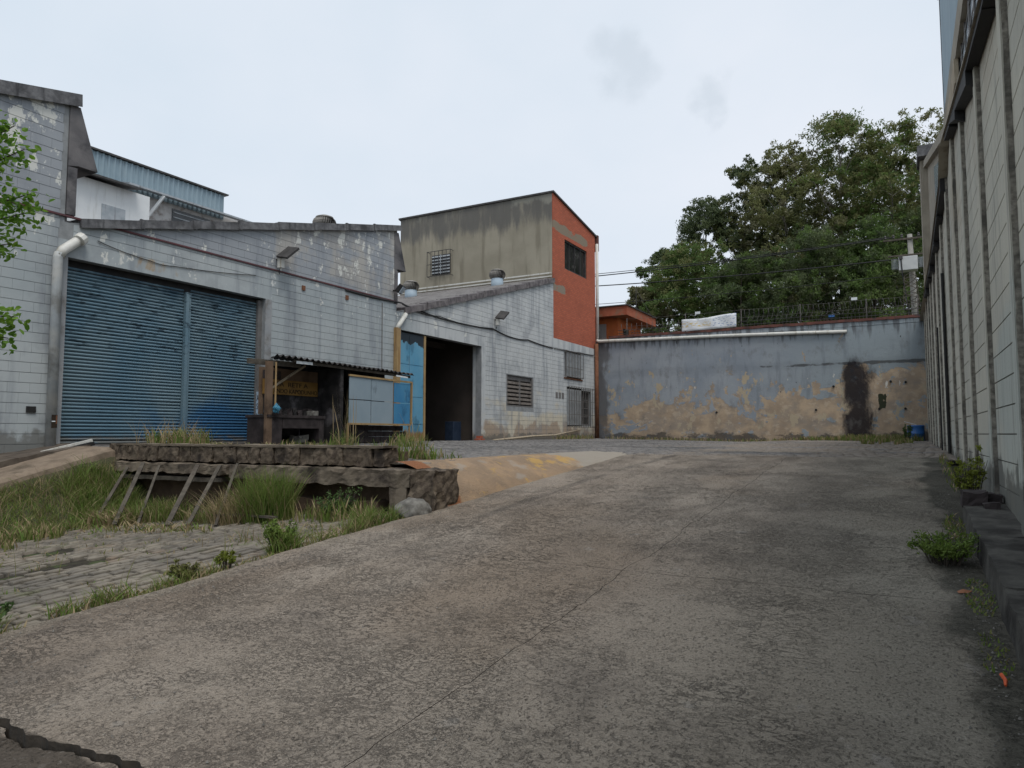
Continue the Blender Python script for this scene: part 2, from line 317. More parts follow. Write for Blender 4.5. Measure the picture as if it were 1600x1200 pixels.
simple('counter', (.025, .02, .02), (.05, .04, .04), 5, .9, .4, dirt=(.02, .016, .016))
simple('soot', (.012, .011, .011), (.035, .032, .032), 3, .95, .4, dirt=(.12, .11, .115))
simple('sign_yellow', (.19, .105, .027), (.25, .14, .035), 3, .7, .1, dirt=(.16, .09, .03))
simple('ink', (.025, .015, .01), (.03, .02, .012), 4, .8, .05)
simple('interior', (.07, .056, .047), (.095, .077, .065), 1, .9, .1, dirt=(.09, .07, .06))
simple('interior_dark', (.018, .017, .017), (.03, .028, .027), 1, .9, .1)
simple('blue_plastic', (.02, .11, .33), (.03, .13, .37), 5, .4, .05, spec=.5)
simple('dark_blue', (.018, .03, .055), (.03, .045, .075), 5, .5, .05)
simple('blue_bag', (.04, .17, .26), (.06, .22, .32), 9, .5, .4)
simple('white_paint', (.62, .66, .68), (.70, .73, .75), 3, .7, .1)
simple('post_blue', (.36, .47, .58), (.42, .52, .62), 5, .75, .2, dirt=(.22, .19, .15))
simple('shutter_louver', (.19, .165, .145), (.25, .22, .195), 6, .6, .1, dirt=(.13, .11, .095))
simple('frame_grey', (.135, .13, .125), (.18, .17, .165), 6, .6, .1)
simple('bars', (.12, .11, .10), (.18, .165, .155), 8, .6, .1, metal=.3)
simple('glass', (.015, .016, .018), (.03, .033, .036), 3, .12, .02, spec=.6)
simple('glass_sky', (.30, .36, .42), (.40, .46, .52), 2, .15, .02, spec=.6)
simple('glass_dark', (.012, .012, .012), (.03, .03, .03), 1.5, .2, .02, spec=.5, dirt=(.09, .085, .08))
simple('orange_paint', (.43, .115, .035), (.50, .14, .045), 2, .85, .1, dirt=(.36, .10, .04))
simple('orange_trim', (.30, .085, .045), (.37, .12, .07), 3, .85, .1, dirt=(.24, .15, .10))
simple('door_grey', (.27, .24, .235), (.31, .28, .27), 3, .7, .1)
simple('cap_red', (.17, .065, .05), (.10, .05, .042), 5, .95, .5, dirt=(.05, .04, .04))
simple('pole_conc', (.24, .23, .21), (.30, .29, .265), 3, .9, .2, streak=(.22, .21, .19))
simple('transformer', (.45, .46, .46), (.52, .53, .52), 3, .6, .05)
simple('bark', (.15, .135, .115), (.26, .24, .21), 5, .95, .6, streak=(.09, .08, .07))
simple('bark_dark', (.05, .042, .034), (.09, .075, .06), 6, .95, .6)
simple('dirt', (.085, .06, .042), (.13, .092, .062), 3, 1, .7, dirt=(.075, .05, .035), bscale=25)
simple('path', (.17, .13, .095), (.25, .195, .145), 4, .95, .8, dirt=(.10, .078, .055), bscale=20)
simple('bank', (.075, .062, .04), (.05, .06, .025), 3, 1, .8, bscale=15)
simple('crack', (.03, .026, .022), (.06, .05, .04), 9, 1, .6)
simple('boulder', (.11, .104, .094), (.21, .20, .18), 12, .95, .8, bscale=20)
simple('ground', (.09, .085, .06), (.06, .075, .035), .3, 1, .3)
simple('kerb', (.04, .038, .034), (.09, .086, .076), 4, .95, .9, dirt=(.022, .02, .018), bscale=24)
simple('brick_loose', (.42, .12, .07), (.34, .10, .06), 9, .9, .4)
simple('leaf_dry', (.30, .13, .07), (.24, .10, .05), 9, .8, .2)
simple('orange_litter', (.62, .11, .035), (.52, .09, .03), 9, .5, .1)
simple('rebar', (.11, .055, .035), (.16, .08, .05), 9, .9, .3)
simple('roofsheet', (.15, .14, .135), (.20, .19, .185), 2, .95, .4, dirt=(.075, .07, .07))
simple('shedsheet', (.022, .02, .02), (.055, .05, .048), 5, .95, .4, dirt=(.11, .10, .10))

def mat_leaf(name, c1, c2, c3, scale=.35, trans=.25):
    n = NT(name)
    c = n.mix(n.mr(n.noise(scale, 4), .35, .65), c1, c2)
    c = n.mix(n.mr(n.noise(scale * 9, 3, off=5), .5, .75), c, c3)
    m = n.done(c, .6, spec=.25)
    tr = n.n('ShaderNodeBsdfTranslucent'); n.l(c, tr.inputs[0]); mixn = n.n('ShaderNodeMixShader'); mixn.inputs[0].default_value = trans
    o = n.t.nodes['Material Output']; n.l(n.b.outputs[0], mixn.inputs[1]); n.l(tr.outputs[0], mixn.inputs[2]); n.l(mixn.outputs[0], o.inputs[0])
    MT[name] = m
mat_leaf('leaf_euc', (.145, .165, .06), (.19, .20, .08), (.225, .21, .095), trans=.45)
mat_leaf('leaf_dark', (.085, .115, .055), (.115, .145, .065), (.145, .165, .075), trans=.4)
mat_leaf('leaf_green', (.09, .15, .04), (.13, .19, .05), (.16, .21, .065), trans=.4)
mat_leaf('leaf_olive', (.16, .165, .08), (.22, .21, .12), (.32, .29, .19), trans=.35)
mat_leaf('leaf_near', (.09, .20, .025), (.16, .29, .035), (.26, .36, .05), 4, .45)
mat_leaf('grass_green', (.11, .18, .035), (.165, .235, .05), (.21, .26, .065), 3, .35)
mat_leaf('grass_olive', (.15, .17, .05), (.20, .205, .07), (.25, .235, .10), 3, .35)
mat_leaf('grass_dry', (.30, .235, .13), (.38, .30, .17), (.34, .225, .16), 5, .25)
mat_leaf('weed', (.055, .105, .03), (.085, .14, .04), (.12, .17, .055), 4, .25)
mat_leaf('fern', (.16, .20, .03), (.22, .25, .04), (.26, .27, .06), 5, .3)

# ------------------------------------------------------------------ geometry helpers
class MB:
    def __init__(s): s.v = []; s.f = []; s.mi = []
    def add(s, vs, fs, mi=0):
        o = len(s.v); s.v += [tuple(q) for q in vs]; s.f += [tuple(i + o for i in f) for f in fs]; s.mi += [mi] * len(fs); return s
    def box(s, x0, x1, y0, y1, z0, z1, mi=0):
        return s.add([(x, y, z) for z in (z0, z1) for y in (y0, y1) for x in (x0, x1)],
                     [(0, 2, 3, 1), (4, 5, 7, 6), (0, 1, 5, 4), (2, 6, 7, 3), (0, 4, 6, 2), (1, 3, 7, 5)], mi)
    def hexa(s, pts, mi=0):   # pts: bottom 4 ccw, top 4 ccw
        return s.add(pts, [(3, 2, 1, 0), (4, 5, 6, 7), (0, 1, 5, 4), (1, 2, 6, 5), (2, 3, 7, 6), (3, 0, 4, 7)], mi)
    def obox(s, c, size, rot, mi=0):
        m = rot.to_matrix() if hasattr(rot, 'to_matrix') else rot; hx, hy, hz = (q / 2 for q in size)
        pts = [Vector(c) + m @ Vector((x, y, z)) for z in (-hz, hz) for y in (-hy, hy) for x in (-hx, hx)]
        return s.add(pts, [(0, 2, 3, 1), (4, 5, 7, 6), (0, 1, 5, 4), (2, 6, 7, 3), (0, 4, 6, 2), (1, 3, 7, 5)], mi)
    def bar(s, a, b, w, h, mi=0, up=(0, 0, 1)):
        a, b = Vector(a), Vector(b); d = (b - a); y = d.normalized(); x = y.cross(Vector(up))
        if x.length < 1e-4: x = Vector((1, 0, 0))
        x.normalize(); z = x.cross(y)
        return s.obox((a + b) / 2, (w, d.length, h), Matrix((x, y, z)).transposed(), mi)
    def prism(s, poly, x0, x1, mi=0):  # poly in (y,z), extruded in x
        n = len(poly); vs = [(x0, *p) for p in poly] + [(x1, *p) for p in poly]
        area = sum(poly[i][0] * poly[(i + 1) % n][1] - poly[(i + 1) % n][0] * poly[i][1] for i in range(n))
        a, b = tuple(range(n)), tuple(range(2 * n - 1, n - 1, -1))
        fs = [b[::-1], a[::-1]] + [(i, (i + 1) % n, n + (i + 1) % n, n + i) for i in range(n)]
        if area < 0: fs = [f[::-1] for f in fs]
        return s.add(vs, fs, mi)
    def prismy(s, poly, y0, y1, mi=0):  # poly in (x,z), extruded in y
        o = len(s.v); s.prism([(p[0], p[1]) for p in poly], y0, y1, mi)
        s.v[o:] = [(b, a, c) for a, b, c in s.v[o:]]
        k = len(poly) + 2; s.f[-k:] = [f[::-1] for f in s.f[-k:]]; return s
    def tube(s, pts, r, n=8, mi=0, cap=True):
        pts = [Vector(p) for p in pts]; rs = r if isinstance(r, (list, tuple)) else [r] * len(pts); vs = []
        pu = None
        for i, p in enumerate(pts):
            d = (pts[min(i + 1, len(pts) - 1)] - pts[max(i - 1, 0)]).normalized()
            u = d.cross(Vector((0, 0, 1))) if pu is None else pu - d * pu.dot(d)
            if u.length < 1e-3: u = d.cross(Vector((1, 0, 0)))
            u.normalize(); pu = u; v = d.cross(u)
            vs += [p + (u * math.cos(a) + v * math.sin(a)) * rs[i] for a in (2 * math.pi * k / n for k in range(n))]
        fs = [(i * n + k, i * n + (k + 1) % n, (i + 1) * n + (k + 1) % n, (i + 1) * n + k) for i in range(len(pts) - 1) for k in range(n)]
        if cap: fs += [tuple(range(n))[::-1], tuple(range((len(pts) - 1) * n, len(pts) * n))]
        return s.add(vs, fs, mi)
    def lathe(s, prof, c=(0, 0, 0), n=20, mi=0):
        vs = [(c[0] + r * math.cos(2 * math.pi * k / n), c[1] + r * math.sin(2 * math.pi * k / n), c[2] + z) for r, z in prof for k in range(n)]
        fs = [(i * n + k, i * n + (k + 1) % n, (i + 1) * n + (k + 1) % n, (i + 1) * n + k) for i in range(len(prof) - 1) for k in range(n)]
        fs += [tuple(range(n))[::-1], tuple(range((len(prof) - 1) * n, len(prof) * n))]
        return s.add(vs, fs, mi)
    def mesh(s, name):
        m = bpy.data.meshes.new(name); m.from_pydata(s.v, [], s.f); return m
    def build(s, name, mat, parent=None, smooth=False, bevel=0):
        m = s.mesh(name)
        for q in (mat if isinstance(mat, list) else [mat]): m.materials.append(MT[q])
        if any(s.mi): m.polygons.foreach_set('material_index', s.mi)
        if smooth: m.polygons.foreach_set('use_smooth', [True] * len(m.polygons))
        o = link(name, m, parent)
        if bevel:
            b = o.modifiers.new('bevel', 'BEVEL'); b.width = bevel; b.segments = 2; b.limit_method = 'ANGLE'
        return o
def link(name, data, parent=None):
    o = bpy.data.objects.new(name, data); COL.objects.link(o)
    if parent is not None: o.parent = parent; o.matrix_parent_inverse = Matrix.Translation(-Vector(WLOC.get(parent.name, (0, 0, 0))))
    return o
WLOC = {}
def empty(name, loc, label=None, cat=None, group=None):
    o = bpy.data.objects.new(name, None); COL.objects.link(o); o.location = loc; o.empty_display_size = .2
    WLOC[o.name] = tuple(loc)
    if label: tag(o, label, cat, group)
    return o
def tag(o, label, cat, group=None):
    o['label'] = label; o['category'] = cat
    if group: o['group'] = group
    return o
def struct(o): o['kind'] = 'structure'; return o
def stuff(o): o['kind'] = 'stuff'; return o
def npmesh(name, verts, faces, mats, mi=None, smooth=False):
    """verts (n,3), faces (m,k) array: fast mesh"""
    m = bpy.data.meshes.new(name); nv, (nf, k) = len(verts), faces.shape
    m.vertices.add(nv); m.vertices.foreach_set('co', np.ascontiguousarray(verts, np.float32).ravel())
    m.loops.add(nf * k); m.loops.foreach_set('vertex_index', np.ascontiguousarray(faces, np.int32).ravel())
    m.polygons.add(nf); m.polygons.foreach_set('loop_start', np.arange(0, nf * k, k, dtype=np.int32)); m.polygons.foreach_set('loop_total', np.full(nf, k, np.int32))
    for q in mats: m.materials.append(MT[q])
    if mi is not None: m.polygons.foreach_set('material_index', np.ascontiguousarray(mi, np.int32))
    if smooth: m.polygons.foreach_set('use_smooth', np.ones(nf, bool))
    m.update(calc_edges=True); m.validate(); return m
def rough_hexa(mb, pts, nx, ny, nz, amp, freq=3.0, mi=0, seed=0):
    """a box given by 8 corners, subdivided and roughened with noise"""
    P = [Vector(p) for p in pts]
    def tri(u, v, w_):
        b = (P[0] * (1 - u) + P[1] * u) * (1 - v) + (P[3] * (1 - u) + P[2] * u) * v
        t = (P[4] * (1 - u) + P[5] * u) * (1 - v) + (P[7] * (1 - u) + P[6] * u) * v
        return b * (1 - w_) + t * w_
    ids = {}; vs = []; fs = []
    def vid(i, j, k):
        if (i, j, k) not in ids:
            p = tri(i / nx, j / ny, k / nz); q = p * freq + Vector((seed * 5.3, seed * 2.1, seed))
            ids[(i, j, k)] = len(vs); vs.append(p + mnoise.noise_vector(q) * amp + mnoise.noise_vector(q * 3.1) * amp * .45)
        return ids[(i, j, k)]
    for i in range(nx):
        for j in range(ny):
            fs.append((vid(i, j, 0), vid(i, j + 1, 0), vid(i + 1, j + 1, 0), vid(i + 1, j, 0)))
            fs.append((vid(i, j, nz), vid(i + 1, j, nz), vid(i + 1, j + 1, nz), vid(i, j + 1, nz)))
    for i in range(nx):
        for k in range(nz):
            fs.append((vid(i, 0, k), vid(i + 1, 0, k), vid(i + 1, 0, k + 1), vid(i, 0, k + 1)))
            fs.append((vid(i, ny, k), vid(i, ny, k + 1), vid(i + 1, ny, k + 1), vid(i + 1, ny, k)))
    for j in range(ny):
        for k in range(nz):
            fs.append((vid(0, j, k), vid(0, j, k + 1), vid(0, j + 1, k + 1), vid(0, j + 1, k)))
            fs.append((vid(nx, j, k), vid(nx, j + 1, k), vid(nx, j + 1, k + 1), vid(nx, j, k + 1)))
    return mb.add(vs, fs, mi)
def rbox(mb, x0, x1, y0, y1, z0, z1, n, amp, freq=3., seed=0):
    return rough_hexa(mb, [(x0, y0, z0), (x1, y0, z0), (x1, y1, z0), (x0, y1, z0), (x0, y0, z1), (x1, y0, z1), (x1, y1, z1), (x0, y1, z1)], *n, amp, freq, 0, seed)
def depth_of(p): return -p[0] * .483 + p[1] * .875   # horizontal distance along the view, used to rank pieces by size
def sstep(v, a, b): t = np.clip((np.asarray(v, float) - a) / (b - a), 0, 1); return t * t * (3 - 2 * t)

# ------------------------------------------------------------------ ground heights
def z_ramp(X, Y): return .073 * np.asarray(Y, float) + 0 * np.asarray(X, float)
def z_pit(X, Y): return .073 * np.asarray(Y, float) - .05 + .055 * (np.asarray(X, float) + 5.6)
def z_up(X, Y):
    X = np.asarray(X, float); Y = np.asarray(Y, float)
    a = np.minimum(1.35, 1.35 - .0175 * (X + 15)); a = np.maximum(a, 1.19)
    b = 1.135 + .16 * np.clip((Y - 15.6) / 20.4, 0, 1); wgt = sstep(X, -7.5, -4.2)
    return a * (1 - wgt) + b * wgt
def sheet(name, X, Y, zf, mat, parent=None):
    gx, gy = np.meshgrid(X, Y); v = np.stack([gx, gy, zf(gx, gy)], -1).reshape(-1, 3); nx, ny = len(X), len(Y)
    i, j = np.meshgrid(np.arange(nx - 1), np.arange(ny - 1)); a = (j * nx + i).ravel()
    f = np.stack([a, a + 1, a + nx + 1, a + nx], 1)
    return link(name, npmesh(name, v, f, [mat], smooth=True), parent)

# ================================================================== SETTING
struct(sheet('ground', np.linspace(-900, 900, 7), np.linspace(-900, 37.05, 7), lambda x, y: 0 * x - 1.6, 'ground'))
struct(sheet('street_ground', np.linspace(-900, 900, 7), np.linspace(37.1, 1500, 7), lambda x, y: 0 * x + 5.9, 'ground'))
# ---- concrete ramp, cast in slabs with open joints
def jag(t, a, f, sd): return a * (mnoise.noise(Vector((t * f, sd * 7.7, .3))) + .5 * mnoise.noise(Vector((t * f * 3.3, sd * 3.1, 1.3))) + .3 * mnoise.noise(Vector((t * f * 9, sd * 1.1, 2.3))))
ramp = struct(sheet('ramp', np.linspace(-5.62, .9, 8), np.linspace(-9, 15.6, 12), lambda x, y: z_ramp(x, y) - .11, 'soil'))
XB = [lambda y: -5.6 + jag(y, .05, 1.1, 1), lambda y: -2.13 + jag(y, .06, 1.3, 2), lambda y: .66 + 0 * y]
YB = [lambda x: -8.5, lambda x: 2.03 + jag(x, .09, 1.5, 3) + jag(x, .014, 9, 8), lambda x: 5.9 + jag(x, .035, 1.2, 4), lambda x: 10.75 + jag(x, .02, 1, 5), lambda x: 15.5 + jag(x, .05, .5, 6) + .25 * max(0, (x + 3) / 4)]
def slab(ci, ri):
    big = ri in (0, 1); nx, ny = (200 if big else 40), [60, 44, 44, 40][ri]
    gx0, gx1 = (.0 if ci == 0 else .0025), (.0025 if ci == 0 else .0)
    gy0 = [0, .008, .003, .002][ri]; gy1 = [.010, .003, .002, 0][ri]
    dz = [-.03, 0, 0, 0][ri]; V = []
    for j in range(ny + 1):
        for i in range(nx + 1):
            u, v = i / nx, j / ny; y = (YB[ri + 1](-2.5) - YB[ri](-2.5)) * v + YB[ri](-2.5)
            x = 0
            for _ in range(2):
                xa, xb = XB[ci](y) + gx0, XB[ci + 1](y) - gx1; x = xa + (xb - xa) * u
                ya, yb = YB[ri](x) + gy0 * (1 + .8 * mnoise.noise(Vector((x * 2.2, 9, 1)))), YB[ri + 1](x) - gy1 * (1 + .9 * mnoise.noise(Vector((x * 2.7, 4, 1)))); y = ya + (yb - ya) * v
            z = float(z_ramp(x, y)) + dz + .008 * mnoise.noise(Vector((x * .8, y * .8, 0))) + .003 * mnoise.noise(Vector((x * 4, y * 4, 3)))
            if ri == 0: z += .02 * mnoise.noise(Vector((x * 2.1, y * 2.1, 5))) - .035 * max(0, 1 - abs(2.03 - y) / .5) * max(0, mnoise.noise(Vector((x * 1.7, 3, 3))) + .3)
            V.append((x, y, z))
    W = nx + 1; F = [(j * W + i, j * W + i + 1, (j + 1) * W + i + 1, (j + 1) * W + i) for j in range(ny) for i in range(nx)]
    rim = [i for i in range(W)] + [j * W + nx for j in range(1, ny + 1)] + [ny * W + i for i in range(nx - 1, -1, -1)] + [j * W for j in range(ny - 1, 0, -1)]
    o = len(V); V += [(V[i][0], V[i][1], V[i][2] - .10) for i in rim]; n = len(rim)
    mb = MB().add(V, F); mb.f += [(rim[k], o + k, o + (k + 1) % n, rim[(k + 1) % n]) for k in range(n)]; mb.mi += [1] * n
    mb.build('concrete_slab', ['ramp', 'crack'], ramp)
for ci in range(2):
    for ri in range(4): slab(ci, ri)

# ---- stone setts
def sett_field(x0, x1, y0, y1, sx, sy, zf, skip=lambda x, y: False):
    """rows run along y; returns arrays of stones (cx, cy, wx, wy, rot, dz)"""
    L = []; x = x0
    while x < x1:
        wrow = sx * random.uniform(.88, 1.12); y = y0 - random.random() * sy
        while y < y1:
            h = sy * random.uniform(.72, 1.28)
            cx, cy = x + wrow / 2, y + h / 2
            if y > y0 - .05 and not skip(cx, cy): L.append((cx + random.gauss(0, .006), cy, wrow, h, random.gauss(0, .05), random.gauss(0, .007)))
            y += h
        x += wrow
    return np.array(L)
def sett_mesh(name, L, zf, mat, gap=.016, slope=True):
    n = len(L); c = np.array([(-1, -1), (1, -1), (1, 1), (-1, 1)]) * .5
    hw = L[:, 2] - gap; hh = L[:, 3] - gap
    V = np.zeros((n, 8, 3)); jit = rng.normal(0, .010, (n, 4, 2))
    for k in range(4):
        lx, ly = c[k, 0] * hw + jit[:, k, 0], c[k, 1] * hh + jit[:, k, 1]
        X = L[:, 0] + lx * np.cos(L[:, 4]) - ly * np.sin(L[:, 4]); Y = L[:, 1] + lx * np.sin(L[:, 4]) + ly * np.cos(L[:, 4])
        V[:, k, 0] = X; V[:, k, 1] = Y; V[:, k, 2] = zf(X, Y) - .05
        fx, fy = L[:, 0] + (X - L[:, 0]) * .93, L[:, 1] + (Y - L[:, 1]) * .95
        V[:, k + 4, 0] = fx; V[:, k + 4, 1] = fy; V[:, k + 4, 2] = zf(fx, fy) + L[:, 5] + rng.normal(0, .002, n)
    F = np.array([(4, 5, 6, 7), (0, 1, 5, 4), (1, 2, 6, 5), (2, 3, 7, 6), (3, 0, 4, 7)])
    F = (F[None] + (np.arange(n) * 8)[:, None, None]).reshape(-1, 4)
    return npmesh(name, V.reshape(-1, 3), F, [mat])
def sett_variants(mat, k=6):
    r = []
    for q in range(k):
        mb = MB(); j = [random.gauss(0, .04) for _ in range(8)]
        base = [(-.5 + j[0], -.5 + j[1] * .6), (.5 + j[2], -.5 + j[3] * .6), (.5 + j[4], .5 + j[5] * .6), (-.5 + j[6], .5 + j[7] * .6)]
        lv = [(1.0, -.05), (.98, -.010), (.90, 0.0)]
        vs = [(a * s_, b * (1 - (1 - s_) * .7), z) for s_, z in lv for a, b in base] + [(0, 0, .004)]
        fs = [(i * 4 + a, i * 4 + (a + 1) % 4, (i + 1) * 4 + (a + 1) % 4, (i + 1) * 4 + a) for i in range(2) for a in range(4)] + [(8 + a, 8 + (a + 1) % 4, 12) for a in range(4)]
        m = mb.add(vs, fs).mesh('sett'); m.materials.append(MT[mat]); r.append(m)
    return r
pit = struct(sheet('paved_yard', np.linspace(-13.2, -5.58, 14), np.linspace(-3, 8.35, 20), lambda x, y: z_pit(x, y) - .034, 'soil'))
L = sett_field(-12.6, -5.72, -1.2, 7.9, .135, .215, z_pit, lambda x, y: mnoise.noise(Vector((x * .9, y * .9, 5))) > .52)
d = depth_of(L.T); lat = (L[:, 0] * .875 + L[:, 1] * .483) / np.maximum(d, .1)
L = L[(d > .5)]; d = depth_of(L.T); lat = (L[:, 0] * .875 + L[:, 1] * .483) / d
order = np.argsort(np.where((lat > -.75), d, 1e9)); big, rest = order[:300], order[300:]
sv = sett_variants('sett')
for q in big:
    o = link('sett', sv[random.randrange(6)], pit); cx, cy, wx, wy, rz, dz = L[q]
    o.location = (cx, cy, float(z_pit(cx, cy)) + dz); o.scale = (wx - .024, wy - .026, 1); o.rotation_euler = (math.atan(.073), -math.atan(.055), rz)
stuff(link('setts_beyond', sett_mesh('setts_beyond', L[rest], z_pit, 'sett', .030), pit))
def up_ok(x, y): return (x < -6.35 and y > 8.45) or (y > 15.5 + .25 * max(0, (x + 3) / 4) and x < .88)
upper = struct(sheet('upper_yard', np.linspace(-15.2, -6.3, 18), np.linspace(8.3, 36.95, 40), lambda x, y: z_up(x, y) - .03, 'soil'))
sheet('yard_bed', np.linspace(-6.3, .95, 14), np.linspace(15.45, 36.95, 40), lambda x, y: z_up(x, y) - .03, 'soil', upper)
L = sett_field(8.5, 36.7, -14.9, .86, .15, .24, z_up, lambda y, x: not up_ok(x, y)); L = L[:, [1, 0, 3, 2, 4, 5]]
stuff(link('setts', sett_mesh('setts', L, z_up, 'yardsett', .036), upper))

# ---- slope between the ramp and the upper yard
EY = np.linspace(8.25, 15.7, 60); V = []; NU = 14
for y in EY:
    xa, za = -5.57, float(z_ramp(0, y)) - .01; xb = -6.5; zb = float(z_up(xb, y)) + .012
    for i in range(NU + 1):
        u = i / NU; x = xa + (xb - xa) * u + .03 * mnoise.noise(Vector((u * 3, y * 1.5, 1))); z = za + (zb - za) * math.sin(u * math.pi / 2) ** .8 * 1.0
        z += .03 * mnoise.noise(Vector((u * 2.5, y * 1.1, 4))) * math.sin(u * math.pi) + .012 * mnoise.noise(Vector((u * 9, y * 5, 2))) * math.sin(u * math.pi)
        V.append((x, y, z))
W = NU + 1
struct(MB().add(V, [(j * W + i, (j + 1) * W + i, (j + 1) * W + i + 1, j * W + i + 1) for j in range(len(EY) - 1) for i in range(NU)]).build('earth_slope', 'embank', smooth=True))

# ---- bank, sloping path and step beside the left facade
def z_cope(y): return max(1.34 - .27 * max(0, 8.0 - y), float(z_pit(-13, y)) + .03)
V = []; YS = np.linspace(-3, 8.3, 40)
for y in YS:
    for i in range(11):
        u = i / 10; x = -13 + 1.4 * u; zt = z_cope(y) - .08; zb = float(z_pit(x, y)) - .015
        z = zt + (zb - zt) * min(1, u * 1.05) ** .8 + .06 * mnoise.noise(Vector((x * 1.3, y * 1.3, 2))) * math.sin(u * math.pi); V.append((x, y, z))
struct(MB().add(V, [(j * 11 + i, j * 11 + i + 1, (j + 1) * 11 + i + 1, (j + 1) * 11 + i) for j in range(len(YS) - 1) for i in range(10)]).build('earth_bank', 'bank', smooth=True))
V = []
for y in YS:
    z = z_cope(y); nz_ = .03 * mnoise.noise(Vector((y * 1.7, 3, 1))); V += [(-14.0, y, z + .02), (-13.12 + nz_, y, z), (-12.96 + nz_, y, z - .06), (-12.9 + nz_, y, z - .35)]
struct(MB().add(V, [(j * 4 + i, j * 4 + i + 1, (j + 1) * 4 + i + 1, (j + 1) * 4 + i) for j in range(len(YS) - 1) for i in range(3)]).build('path', 'path'))
mb = MB()
for k in range(8):
    y0, y1 = 8.25 - (k + 1) * 1.3, 8.25 - k * 1.3 - .01
    rough_hexa(mb, [(-15.1, y0, z_cope(y0) - .4), (-13.98, y0, z_cope(y0) - .4), (-13.98, y1, z_cope(y1) - .4), (-15.1, y1, z_cope(y1) - .4),
                    (-15.1, y0, z_cope(y0) + .14), (-13.98, y0, z_cope(y0) + .12), (-13.98, y1, z_cope(y1) + (.12 if k else .05)), (-15.1, y1, z_cope(y1) + (.14 if k else .07))], 3, 8, 3, .02, 4, 0, k)
tag(mb.build('retaining_kerb', 'old_conc'), 'dark stained low concrete kerb running down beside the left grey block wall', 'kerb')

# ================================================================== FACTORY (grey block, saw-tooth roof)
FX = -15.0
def z_roof(y, bay):
    return {'A': 8.70 + .25 * (y - 8.31), 'B': 6.10 + .2495 * (y - 8.60), 'C': 5.91 + .2818 * (y - 19.41)}[bay]
BAYS = [('A', -6, 8.12), ('B', 8.12, 19.05), ('C', 19.05, 31.4)]
def wall_top(y):
    return z_roof(y, 'A') - .12 if y < 8.12 else z_roof(max(y, 8.3), 'B') - .06 if y < 19.05 else z_roof(y, 'C') - .06
fac = empty('factory_building', (-15, 8, 1.3), 'long grey painted block factory with saw-tooth roof and blue roller shutters', 'factory')
OPEN = [(8.22, 13.4, 1.0, 5.24), (19.3, 24.6, 1.0, 5.16), (26.71, 29.2, 2.80, 4.17)]
def wall_core(mb, y0, y1, zb, top, opens, x0, x1):
    ys = sorted({y0, y1, *[q for o in opens for q in o[:2] if y0 < q < y1], *[q for q in (8.12, 19.05) if y0 < q < y1]})
    for a, b in zip(ys, ys[1:]):
        m = (a + b) / 2; ta, tb = top(a + 1e-4), top(b - 1e-4); cut = [o for o in opens if o[0] < m < o[1]]
        if not cut: mb.prism([(a, zb), (b, zb), (b, tb), (a, ta)], x0, x1)
        for o in cut:
            if o[2] > zb + .01: mb.prism([(a, zb), (b, zb), (b, o[2]), (a, o[2])], x0, x1)
            mb.prism([(a, o[3]), (b, o[3]), (b, tb), (a, ta)], x0, x1)
mb = MB(); wall_core(mb, -6, 31.4, 0, wall_top, OPEN, FX - .28, FX - .010); fwall = mb.build('wall', 'mortar', fac)
def block_rects(y0, y1, zb, top, cuts, bw, bh):
    """courses of blocks in running bond, cut at openings and under the roof line"""
    out = []; r = 0; z = zb
    while z < 10:
        y = y0 - (bw / 2 if r % 2 else 0)
        while y < y1:
            a, b = max(y, y0), min(y + bw, y1); segs = [(a, b)]
            for o in cuts:
                if o[2] < z + bh - .03 and o[3] > z + .03:
                    segs = [q for s_ in segs for q in ((s_[0], min(s_[1], o[0])), (max(s_[0], o[1]), s_[1])) if q[1] - q[0] > .03]
            for a, b in segs:
                ta, tb = min(z + bh, top(a)), min(z + bh, top(b))
                if max(ta, tb) - z > .03 and b - a > .03: out.append((a, b, z, max(ta, z + .005), max(tb, z + .005)))
            y += bw
        z += bh; r += 1
    return out
def lay_blocks(rects, parent, x_in, x_out, mat, gh, gv, bw, bh, name='block', rest='blocks_beyond', sgn=1):
    mesh_full = MB().box(x_in, x_out, gv / 2, bw - gv / 2, gh / 2, bh - gh / 2).mesh('block'); mesh_full.materials.append(MT[mat])
    if sgn < 0: mesh_full.flip_normals()
    def rank(q):
        x = x_out; y = (q[0] + q[1]) / 2; dd = -x * .483 * 0 + depth_of((x, y)); la = (x * .875 + y * .483) / max(dd, .1)
        zz = (q[2] - EYE) / max(dd, .1)
        return (q[1] - q[0]) / max(dd, .1) ** 2 if dd > .5 and abs(la) < .74 and zz < .64 else 0
    rects = sorted(rects, key=rank, reverse=True); mb = MB()
    for i, (a, b, z, ta, tb) in enumerate(rects):
        a2, b2 = a + gv / 2, b - gv / 2
        if i < 300:
            if abs(b - a - bw) < 1e-4 and abs(ta - z - bh) < 1e-4 and abs(tb - z - bh) < 1e-4:
                o = link(name, mesh_full, parent); o.location = (0, a, z)
            else: MB().prism([(a2, z + gh / 2), (b2, z + gh / 2), (b2, tb - gh / 2), (a2, ta - gh / 2)], min(x_in, x_out), max(x_in, x_out)).build(name, mat, parent)
        else: mb.prism([(a2, z + gh / 2), (b2, z + gh / 2), (b2, tb - gh / 2), (a2, ta - gh / 2)], min(x_in, x_out), max(x_in, x_out))
    stuff(mb.build(rest, mat, parent))
NOBLK = [(8.0, 13.62, 1.0, 5.60), (19.05, 24.9, 1.0, 5.58), (26.66, 29.25, 2.72, 4.22), (8.02, 8.3, 5.6, 9)]
